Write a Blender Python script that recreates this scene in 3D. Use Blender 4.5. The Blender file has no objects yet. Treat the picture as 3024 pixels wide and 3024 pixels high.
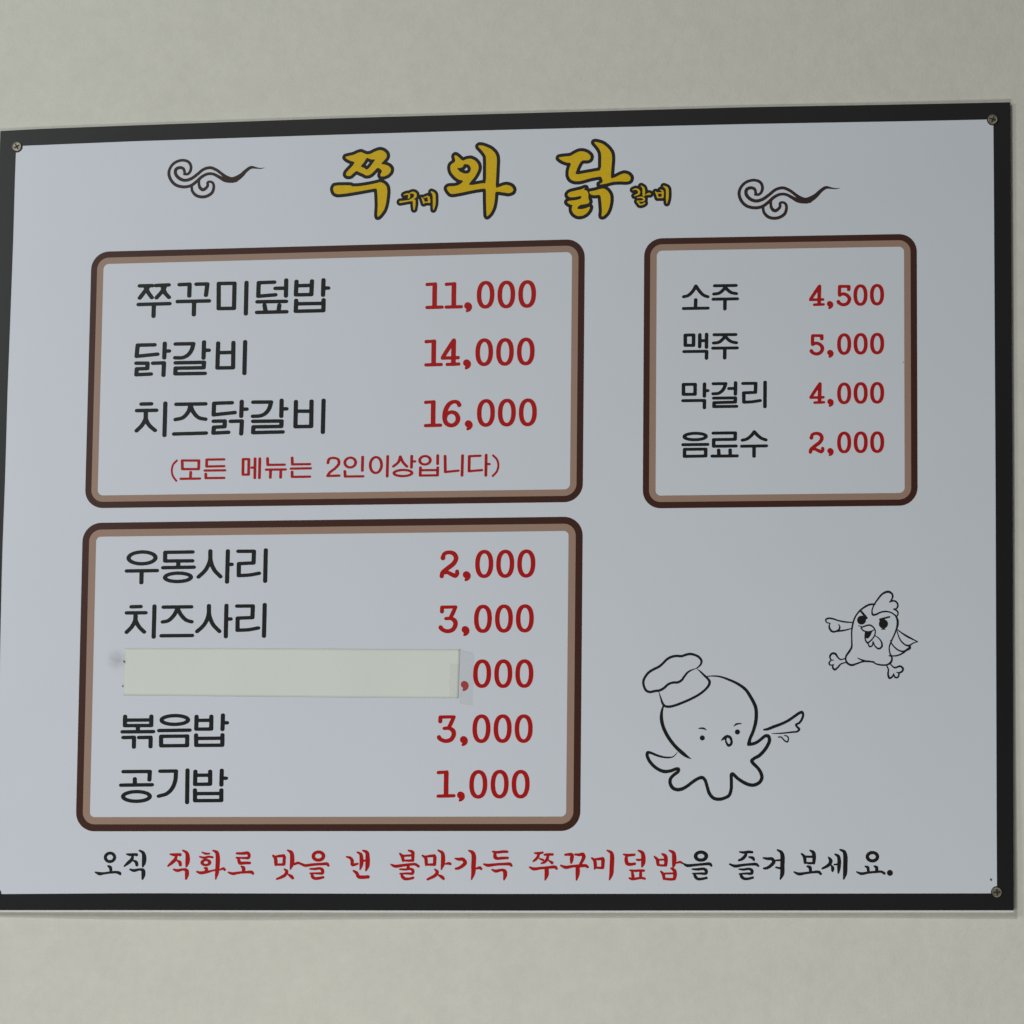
import bpy, math, random
import numpy as np
from mathutils import Matrix, Vector

# ---------------------------------------------------------------- board drawing, millimetres on the board face (x right, z up)
OUTER=[(-444.78,344.12),(-439.68,344.74),(-322.21,345.94),(-140.00,347.27),(9.91,347.19),(216.85,346.97),(362.61,345.52),(444.47,344.88),(444.59,279.15),(444.66,5.71),(443.85,-277.19),(443.75,-344.35),(18.06,-344.53),(-305.15,-344.08),(-424.78,-344.05),(-444.03,-344.05),(-445.27,-112.49),(-445.71,157.22)]
INNER=[(-429.99,330.09),(-321.85,331.57),(-139.74,332.55),(10.07,332.82),(216.90,332.09),(362.58,330.67),(430.00,330.28),(430.17,279.52),(430.42,5.91),(429.97,-277.15),(430.00,-330.28),(17.89,-330.45),(-305.51,-329.58),(-425.19,-330.25),(-430.00,-330.28),(-431.37,-112.62),(-431.90,-38.89),(-431.28,36.44),(-431.33,108.90),(-430.64,187.21),(-430.17,248.00),(-430.21,324.70)]
PANELS=[([(-358.97,232.95),(78.51,234.16),(78.71,4.44),(-358.99,5.18)],5.5,11.1,16.0),
([(-360.40,-7.77),(78.94,-8.17),(79.19,-277.27),(-359.62,-276.30)],6.0,12.2,16.5),
([(130.12,233.39),(364.49,231.98),(364.73,-2.70),(130.49,-1.86)],5.35,10.9,15.5)]
SCREWS=[(-429.14,329.42),(429.68,330.17),(430.17,-329.43),(-429.10,-330.13)]
PATCH=[(-320.27,-117.70),(-220.94,-118.64),(-102.19,-120.38),(-25.81,-121.31),(-26.16,-145.54),(-26.63,-163.51),(-72.03,-162.94),(-160.63,-161.60),(-220.05,-160.51),(-279.76,-159.48),(-320.68,-158.84),(-321.37,-143.12)]
TAPE=[(-34.83,-133.82),(-26.61,-133.89),(-26.81,-162.69),(-34.88,-162.34),(-25.75,-121.66),(-13.83,-124.68),(-14.41,-170.05),(-25.86,-168.22)]
HOLE=[(425.14,-318.81)]
SPECKS=[(-320.36,-129.58),(-321.03,-150.78),(352.97,120.69),(-327.02,-127.75),(364.63,-348.48)]
CAM_LOC=(0.65676,-3.90205,-0.62892)
CAM_ROWS=[[0.9870741, 0.0137783, 0.1596713], [0.1598522, -0.1560791, -0.9747239], [0.0114914, 0.9876484, -0.1562642]]
CAM_LENS=164.278

sc = bpy.context.scene
col = sc.collection

# ---------------------------------------------------------------- camera
cam = bpy.data.cameras.new('camera')
cam.sensor_width = 36.0
cam.lens = CAM_LENS
cam.clip_start = 0.05
cam.clip_end = 60.0
cam_ob = bpy.data.objects.new('camera', cam)
col.objects.link(cam_ob)
cam_ob.matrix_world = Matrix.Translation(Vector(CAM_LOC)) @ Matrix(CAM_ROWS).to_4x4()
sc.camera = cam_ob

# ---------------------------------------------------------------- dim, even room light
world = bpy.data.worlds.new('World')
sc.world = world
world.use_nodes = True
bg = world.node_tree.nodes['Background']
bg.inputs[0].default_value = (0.95, 0.98, 1.0, 1)
bg.inputs[1].default_value = 0.01

# ---------------------------------------------------------------- lamps: daylight window on the left, ceiling lamp, added fill from below
def area(name, loc, target, sx, sy, power, colour):
    l = bpy.data.lights.new(name, 'AREA')
    l.shape = 'RECTANGLE'; l.size = sx; l.size_y = sy; l.energy = power; l.color = colour
    o = bpy.data.objects.new(name, l); col.objects.link(o)
    o.location = loc
    o.rotation_euler = (Vector(target) - Vector(loc)).to_track_quat('-Z', 'Y').to_euler()
    return o
area('window_light', (-1.5, -1.6, 0.5), (-0.4, 0, 0.1), 0.5, 0.6, 12.0, (0.93, 0.99, 1.0))
area('ceiling_light', (-1.8, -5.0, 3.8), (0, 0, 0), 1.0, 0.5, 107.0, (1.0, 0.985, 0.96))
area('low_fill', (0.0, -1.6, -1.3), (0, 0, -0.5), 1.2, 0.5, 15.5, (1.0, 0.995, 0.98))  # added low fill lamp, brightens the lower wall

sc.view_settings.view_transform = 'Standard'
sc.view_settings.look = 'None'
sc.view_settings.exposure = 0.0
sc.view_settings.gamma = 1.0

# ---------------------------------------------------------------- materials
def material(name, colour, rough=0.5, spec=0.5, metal=0.0, bump=None, mottle=None):
    m = bpy.data.materials.new(name); m.use_nodes = True
    nt = m.node_tree; b = nt.nodes['Principled BSDF']
    b.inputs['Base Color'].default_value = (*colour, 1)
    b.inputs['Roughness'].default_value = rough
    b.inputs['Specular IOR Level'].default_value = spec
    b.inputs['Metallic'].default_value = metal
    tc = nt.nodes.new('ShaderNodeTexCoord')
    if mottle:                                   # list of (scale, detail, low, high) multiplied together
        cur = None
        for (s, det, lo, hi) in mottle:
            n = nt.nodes.new('ShaderNodeTexNoise'); n.inputs['Scale'].default_value = s; n.inputs['Detail'].default_value = det
            nt.links.new(tc.outputs['Object'], n.inputs['Vector'])
            r = nt.nodes.new('ShaderNodeMapRange'); r.inputs[1].default_value = 0.3; r.inputs[2].default_value = 0.7
            r.inputs[3].default_value = lo; r.inputs[4].default_value = hi
            nt.links.new(n.outputs['Fac'], r.inputs[0])
            if cur is None: cur = r.outputs[0]
            else:
                mu = nt.nodes.new('ShaderNodeMath'); mu.operation = 'MULTIPLY'
                nt.links.new(cur, mu.inputs[0]); nt.links.new(r.outputs[0], mu.inputs[1]); cur = mu.outputs[0]
        v = nt.nodes.new('ShaderNodeVectorMath'); v.operation = 'SCALE'; v.inputs[0].default_value = colour
        nt.links.new(cur, v.inputs['Scale']); nt.links.new(v.outputs[0], b.inputs['Base Color'])
    if bump:
        prev = None
        for (s, det, strength, dist) in bump:
            n = nt.nodes.new('ShaderNodeTexNoise'); n.inputs['Scale'].default_value = s; n.inputs['Detail'].default_value = det
            nt.links.new(tc.outputs['Object'], n.inputs['Vector'])
            bp = nt.nodes.new('ShaderNodeBump'); bp.inputs['Strength'].default_value = strength; bp.inputs['Distance'].default_value = dist
            nt.links.new(n.outputs['Fac'], bp.inputs['Height'])
            if prev: nt.links.new(prev, bp.inputs['Normal'])
            prev = bp.outputs[0]
        nt.links.new(prev, b.inputs['Normal'])
    return m

GLOSS = dict(rough=0.31, spec=0.50)
WAVE = [(3.0, 2, 0.14, 0.010), (900, 2, 0.06, 0.0004)]
M = {
 'wall': material('painted_wall', (0.697, 0.69, 0.615), 0.85, 0.25, bump=[(60, 6, 0.35, 0.0025), (420, 4, 0.3, 0.0007)],
                  mottle=[(26, 6, 0.98, 1.02), (110, 5, 0.975, 1.02), (900, 2, 0.975, 1.025), (2.2, 2, 0.99, 1.01)]),
 'sheet': material('glossy_white_film', (0.70, 0.742, 0.80), bump=WAVE, mottle=[(1100, 2, 0.98, 1.02), (8, 2, 0.993, 1.007)], **GLOSS),
 'foam': material('white_foam_board', (0.74, 0.72, 0.70), 0.7, 0.3, mottle=[(500, 2, 0.95, 1.04)]),
 'black': material('black_print', (0.011, 0.0112, 0.0115), bump=WAVE, mottle=[(700, 3, 0.9, 1.1)], **GLOSS),
 'ink': material('black_ink', (0.009, 0.0095, 0.010), bump=WAVE, **GLOSS),
 'brown': material('brown_print', (0.058, 0.0175, 0.0105), bump=WAVE, mottle=[(700, 3, 0.92, 1.08)], **GLOSS),
 'tan': material('tan_print', (0.37, 0.245, 0.185), bump=WAVE, mottle=[(700, 3, 0.96, 1.04)], **GLOSS),
 'red': material('red_print', (0.455, 0.0045, 0.004), bump=WAVE, **GLOSS),
 'faded': material('faded_red_print', (0.38, 0.05, 0.055), bump=WAVE, **GLOSS),
 'yellow': material('yellow_print', (0.74, 0.485, 0.0015), bump=WAVE, mottle=[(300, 3, 0.94, 1.05)], **GLOSS),
 'swirl': material('dark_brown_ink', (0.036, 0.019, 0.016), bump=WAVE, **GLOSS),
 'metal': material('zinc_screw', (0.24, 0.225, 0.165), 0.45, 0.5, 1.0, bump=[(900, 3, 0.3, 0.0003)]),
 'recess': material('screw_recess_shade', (0.03, 0.026, 0.02), 0.6, 0.3, 0.4),
 'paper': material('cream_paper', (0.745, 0.79, 0.725), 0.75, 0.25, bump=[(14, 3, 0.35, 0.004), (600, 3, 0.15, 0.0004)], mottle=[(900, 2, 0.98, 1.02), (12, 3, 0.985, 1.015)]),
 'dirt': material('dirt_and_hole_shade', (0.10, 0.10, 0.095), 0.8, 0.2),  # dirt specks, and the painted shade of the screw hole
}
# see-through tape and a soft-edged grey smudge: thin layers with a low opacity
def film(name, colour, opacity, rough, soft=None):
    m = material(name, colour, rough, 0.5)
    nt = m.node_tree; b = nt.nodes['Principled BSDF']
    b.inputs['Alpha'].default_value = opacity
    if soft:
        cx, cz, rad = soft
        tc = nt.nodes.new('ShaderNodeTexCoord')
        sep = nt.nodes.new('ShaderNodeVectorMath'); sep.operation = 'DISTANCE'; sep.inputs[1].default_value = (cx, 0, cz)
        fl = nt.nodes.new('ShaderNodeVectorMath'); fl.operation = 'MULTIPLY'; fl.inputs[1].default_value = (1, 0, 1)
        nt.links.new(tc.outputs['Object'], fl.inputs[0]); nt.links.new(fl.outputs[0], sep.inputs[0])
        nz = nt.nodes.new('ShaderNodeTexNoise'); nz.inputs['Scale'].default_value = 260; nz.inputs['Detail'].default_value = 4
        nt.links.new(tc.outputs['Object'], nz.inputs['Vector'])
        r = nt.nodes.new('ShaderNodeMapRange'); r.interpolation_type = 'SMOOTHSTEP'
        r.inputs[1].default_value = rad; r.inputs[2].default_value = 0.0; r.inputs[3].default_value = 0; r.inputs[4].default_value = opacity * 1.7
        nt.links.new(sep.outputs['Value'], r.inputs[0])
        mu = nt.nodes.new('ShaderNodeMath'); mu.operation = 'MULTIPLY'
        nt.links.new(r.outputs[0], mu.inputs[0]); nt.links.new(nz.outputs['Fac'], mu.inputs[1])
        nt.links.new(mu.outputs[0], b.inputs['Alpha'])
    return m

# ---------------------------------------------------------------- mesh helpers
def mesh_object(name, verts, faces, mat, parent=None, label=None, smooth=False):
    me = bpy.data.meshes.new(name)
    me.from_pydata([tuple(v) for v in verts], [], faces)
    me.materials.append(mat)
    if smooth: me.polygons.foreach_set('use_smooth', [True] * len(me.polygons))
    me.update()
    o = bpy.data.objects.new(name, me); col.objects.link(o)
    if parent is not None: o.parent = parent
    if label: o['label'] = label
    return o

def slab(name, outline, y0, y1, mat, parent=None, label=None):
    """closed plate with the outline (mm) between depths y0 (front) and y1 (back), metres"""
    n = len(outline)
    v = [(x / 1000, y0, z / 1000) for x, z in outline] + [(x / 1000, y1, z / 1000) for x, z in outline]
    f = [tuple(range(n - 1, -1, -1)), tuple(range(n, 2 * n))]
    f += [(i, (i + 1) % n, n + (i + 1) % n, n + i) for i in range(n)]
    return mesh_object(name, v, f, mat, parent, label)

def ring(name, a, b, y, mat, parent=None, label=None, smooth=False):
    """flat print between two loops of equally many points"""
    n = len(a)
    v = [(x / 1000, y, z / 1000) for x, z in a] + [(x / 1000, y, z / 1000) for x, z in b]
    f = [(i, (i + 1) % n, n + (i + 1) % n, n + i) for i in range(n)]
    return mesh_object(name, v, f, mat, parent, label)

def resample(loop, corners, per):
    """loop split at the four corner points, each side resampled to per points"""
    P = [Vector(p) for p in loop]; idx = []
    for c in corners:
        idx.append(min(range(len(P)), key=lambda i: (P[i] - Vector(c)).length))
    out = []
    for k in range(4):
        i, j = idx[k], idx[(k + 1) % 4]
        seg = [P[i]]
        while i != j:
            i = (i + 1) % len(P); seg.append(P[i])
        d = [0]
        for q in range(1, len(seg)): d.append(d[-1] + (seg[q] - seg[q - 1]).length)
        for s in range(per):
            t = d[-1] * s / per
            q = max(w for w in range(len(d) - 1) if d[w] <= t + 1e-9)
            u = (t - d[q]) / (d[q + 1] - d[q])
            out.append(tuple(seg[q].lerp(seg[q + 1], u)))
    return out

def rounded_quad(c, inset, radius, per=10):
    """quad pulled in by inset with rounded corners"""
    n = 4; c = [Vector(p) for p in c]
    lines = []
    for i in range(n):
        d = (c[(i + 1) % n] - c[i]).normalized(); nrm = Vector((d.y, -d.x))       # clockwise loop: inside is to the right
        lines.append((c[i] + nrm * inset, d))
    def cross(l1, l2):
        p, d = l1; q, e = l2
        t = ((q - p).x * e.y - (q - p).y * e.x) / (d.x * e.y - d.y * e.x)
        return p + d * t
    out = []
    for i in range(n):
        a, b = lines[i - 1], lines[i]
        P = cross(a, b)
        ang = math.acos(max(-1, min(1, (-a[1]).dot(b[1]))))
        tl = radius / math.tan(ang / 2)
        p0, p1 = P - a[1] * tl, P + b[1] * tl
        bis = (-a[1] + b[1]).normalized(); cen = P + bis * (radius / math.sin(ang / 2))
        a0 = math.atan2(*(p0 - cen).yx); a1 = math.atan2(*(p1 - cen).yx)
        while a1 > a0: a1 -= 2 * math.pi
        for k in range(per + 1):
            t = a0 + (a1 - a0) * k / per
            out.append((cen.x + math.cos(t) * radius, cen.y + math.sin(t) * radius))
    return out

# ---------------------------------------------------------------- printed strokes: distance field of all strokes of a line, cut at its edge
def catmull(pts, n=7):
    P = [np.array(p, float) for p in pts]
    if len(P) < 3: return P
    P = [2 * P[0] - P[1]] + P + [2 * P[-1] - P[-2]]
    out = []
    for i in range(1, len(P) - 2):
        p0, p1, p2, p3 = P[i - 1:i + 3]
        d = [max(np.linalg.norm((b - a)[:2]), 1e-6) ** 0.5 for a, b in ((p0, p1), (p1, p2), (p2, p3))]
        t0, t1 = 0, d[0]; t2 = t1 + d[1]; t3 = t2 + d[2]
        for k in range(n):
            t = t1 + (t2 - t1) * k / n
            a1 = (t1 - t) / (t1 - t0) * p0 + (t - t0) / (t1 - t0) * p1
            a2 = (t2 - t) / (t2 - t1) * p1 + (t - t1) / (t2 - t1) * p2
            a3 = (t3 - t) / (t3 - t2) * p2 + (t - t2) / (t3 - t2) * p3
            b1 = (t2 - t) / (t2 - t0) * a1 + (t - t0) / (t2 - t0) * a2
            b2 = (t3 - t) / (t3 - t1) * a2 + (t - t1) / (t3 - t1) * a3
            out.append((t2 - t) / (t2 - t1) * b1 + (t - t1) / (t2 - t1) * b2)
    out.append(P[-2]); return out

def parse(text):
    shapes = []
    for row in text.strip().split('\n'):
        k, a, b, pts = row.split(';')
        shapes.append((k, float(a), float(b), [tuple(map(float, p.split(','))) for p in pts.split()]))
    return shapes

def chaikin(p):
    q = []
    for i in range(len(p)):
        a, b = np.array(p[i]), np.array(p[(i + 1) % len(p)])
        q += [a * .8 + b * .2, a * .2 + b * .8]
    return q

def field(shapes, cell, grow):
    segs = []; polys = []; holes = []                          # (x0,y0,r0,x1,y1,r1,yscale)
    for k, wx, wy, pts in shapes:
        if k in 'LC':
            P = [np.array(p) for p in pts] if k == 'L' else catmull(pts)
            ys = wx / wy if wy else 1
            for a, b in zip(P[:-1], P[1:]): segs.append((a[0], a[1], wx / 2, b[0], b[1], wx / 2, ys))
        elif k == 'E':
            (cx, cy), (rx, ry), (e, _) = pts; ys = wx / wy; P = []
            for i in range(49):
                t = 2 * math.pi * i / 48; c, s = math.cos(t), math.sin(t)
                P.append((cx + rx * math.copysign(abs(c) ** (2 / e), c), cy + ry * math.copysign(abs(s) ** (2 / e), s)))
            for a, b in zip(P[:-1], P[1:]): segs.append((a[0], a[1], wx / 2, b[0], b[1], wx / 2, ys))
        elif k == 'V':
            P = catmull(pts)
            if len(P) == 1: P = [P[0], P[0] + np.array((1e-4, 0, 0))]
            for a, b in zip(P[:-1], P[1:]): segs.append((a[0], a[1], max(a[2], .05), b[0], b[1], max(b[2], .05), 1))
        elif k == 'P': polys.append(chaikin(pts))
        elif k == 'H': holes.append(chaikin(pts))
    xs = [s[0] for s in segs] + [s[3] for s in segs] + [p[0] for q in polys for p in q]
    ys_ = [s[1] for s in segs] + [s[4] for s in segs] + [p[1] for q in polys for p in q]
    rm = max([max(s[2], s[5]) for s in segs] + [0]) + grow + 3 * cell
    x0, y0 = min(xs) - rm, min(ys_) - rm
    nx = int((max(xs) + rm - x0) / cell) + 2; ny = int((max(ys_) + rm - y0) / cell) + 2
    X = x0 + np.arange(nx) * cell; Y = y0 + np.arange(ny) * cell
    F = np.full((ny, nx), 9.0)
    for ax, ay, ra, bx, by, rb, ysc in segs:
        m = max(ra, rb) + grow + 2 * cell
        i0 = max(0, int((min(ax, bx) - m - x0) / cell)); i1 = min(nx, int((max(ax, bx) + m - x0) / cell) + 2)
        j0 = max(0, int((min(ay, by) - m - y0) / cell)); j1 = min(ny, int((max(ay, by) + m - y0) / cell) + 2)
        gx = X[None, i0:i1] - ax; gy = (Y[j0:j1, None] - ay) * ysc
        dx, dy = bx - ax, (by - ay) * ysc
        L2 = dx * dx + dy * dy
        t = np.clip((gx * dx + gy * dy) / max(L2, 1e-12), 0, 1)
        d = np.hypot(gx - t * dx, gy - t * dy) - (ra + (rb - ra) * t)
        F[j0:j1, i0:i1] = np.minimum(F[j0:j1, i0:i1], d)
    def poly_sd(q):
        GX, GY = np.meshgrid(X, Y); D = np.full(GX.shape, 1e9); ins = np.zeros(GX.shape, bool)
        for a, b in zip(q, q[1:] + q[:1]):
            dx, dy = b[0] - a[0], b[1] - a[1]
            t = np.clip(((GX - a[0]) * dx + (GY - a[1]) * dy) / max(dx * dx + dy * dy, 1e-12), 0, 1)
            D = np.minimum(D, np.hypot(GX - a[0] - t * dx, GY - a[1] - t * dy))
            if dy != 0:
                c = ((a[1] > GY) != (b[1] > GY)) & (GX < dx * (GY - a[1]) / dy + a[0]); ins ^= c
        return np.where(ins, -D, D)
    if polys:
        PF = poly_sd(polys[0])
        for q in polys[1:]: PF = np.minimum(PF, poly_sd(q))
        for q in holes: PF = np.maximum(PF, -poly_sd(q))
        F = np.minimum(F, PF)
    return X, Y, F - grow

def print_mesh(name, text, mat, y, parent, label=None, cell=0.42, grow=0.0):
    X, Y, F = field(parse(text), cell, grow)
    F = np.where(np.abs(F) < 1e-6, -1e-6, F)
    ins = F < 0
    full = ins[:-1, :-1] & ins[1:, :-1] & ins[:-1, 1:] & ins[1:, 1:]
    anyc = ins[:-1, :-1] | ins[1:, :-1] | ins[:-1, 1:] | ins[1:, 1:]
    verts = []; faces = []; cache = {}
    def vid(key, p):
        i = cache.get(key)
        if i is None:
            i = cache[key] = len(verts); verts.append((p[0] / 1000, y, p[1] / 1000))
        return i
    for j, i in np.argwhere(full):
        faces.append(tuple(vid((a, b), (X[b], Y[a])) for a, b in ((j, i), (j, i + 1), (j + 1, i + 1), (j + 1, i))))
    for j, i in np.argwhere(anyc & ~full):
        c = ((j, i), (j, i + 1), (j + 1, i + 1), (j + 1, i)); loop = []
        for k in range(4):
            a, b = c[k], c[(k + 1) % 4]; fa, fb = F[a], F[b]
            if fa < 0: loop.append(vid((a[0], a[1]), (X[a[1]], Y[a[0]])))
            if (fa < 0) != (fb < 0):
                t = fa / (fa - fb); key = (min(a, b), max(a, b))
                loop.append(vid(key, (X[a[1]] + (X[b[1]] - X[a[1]]) * t, Y[a[0]] + (Y[b[0]] - Y[a[0]]) * t)))
        if len(loop) >= 3: faces.append(tuple(loop))
    return mesh_object(name, verts, faces, mat, parent, label)

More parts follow.
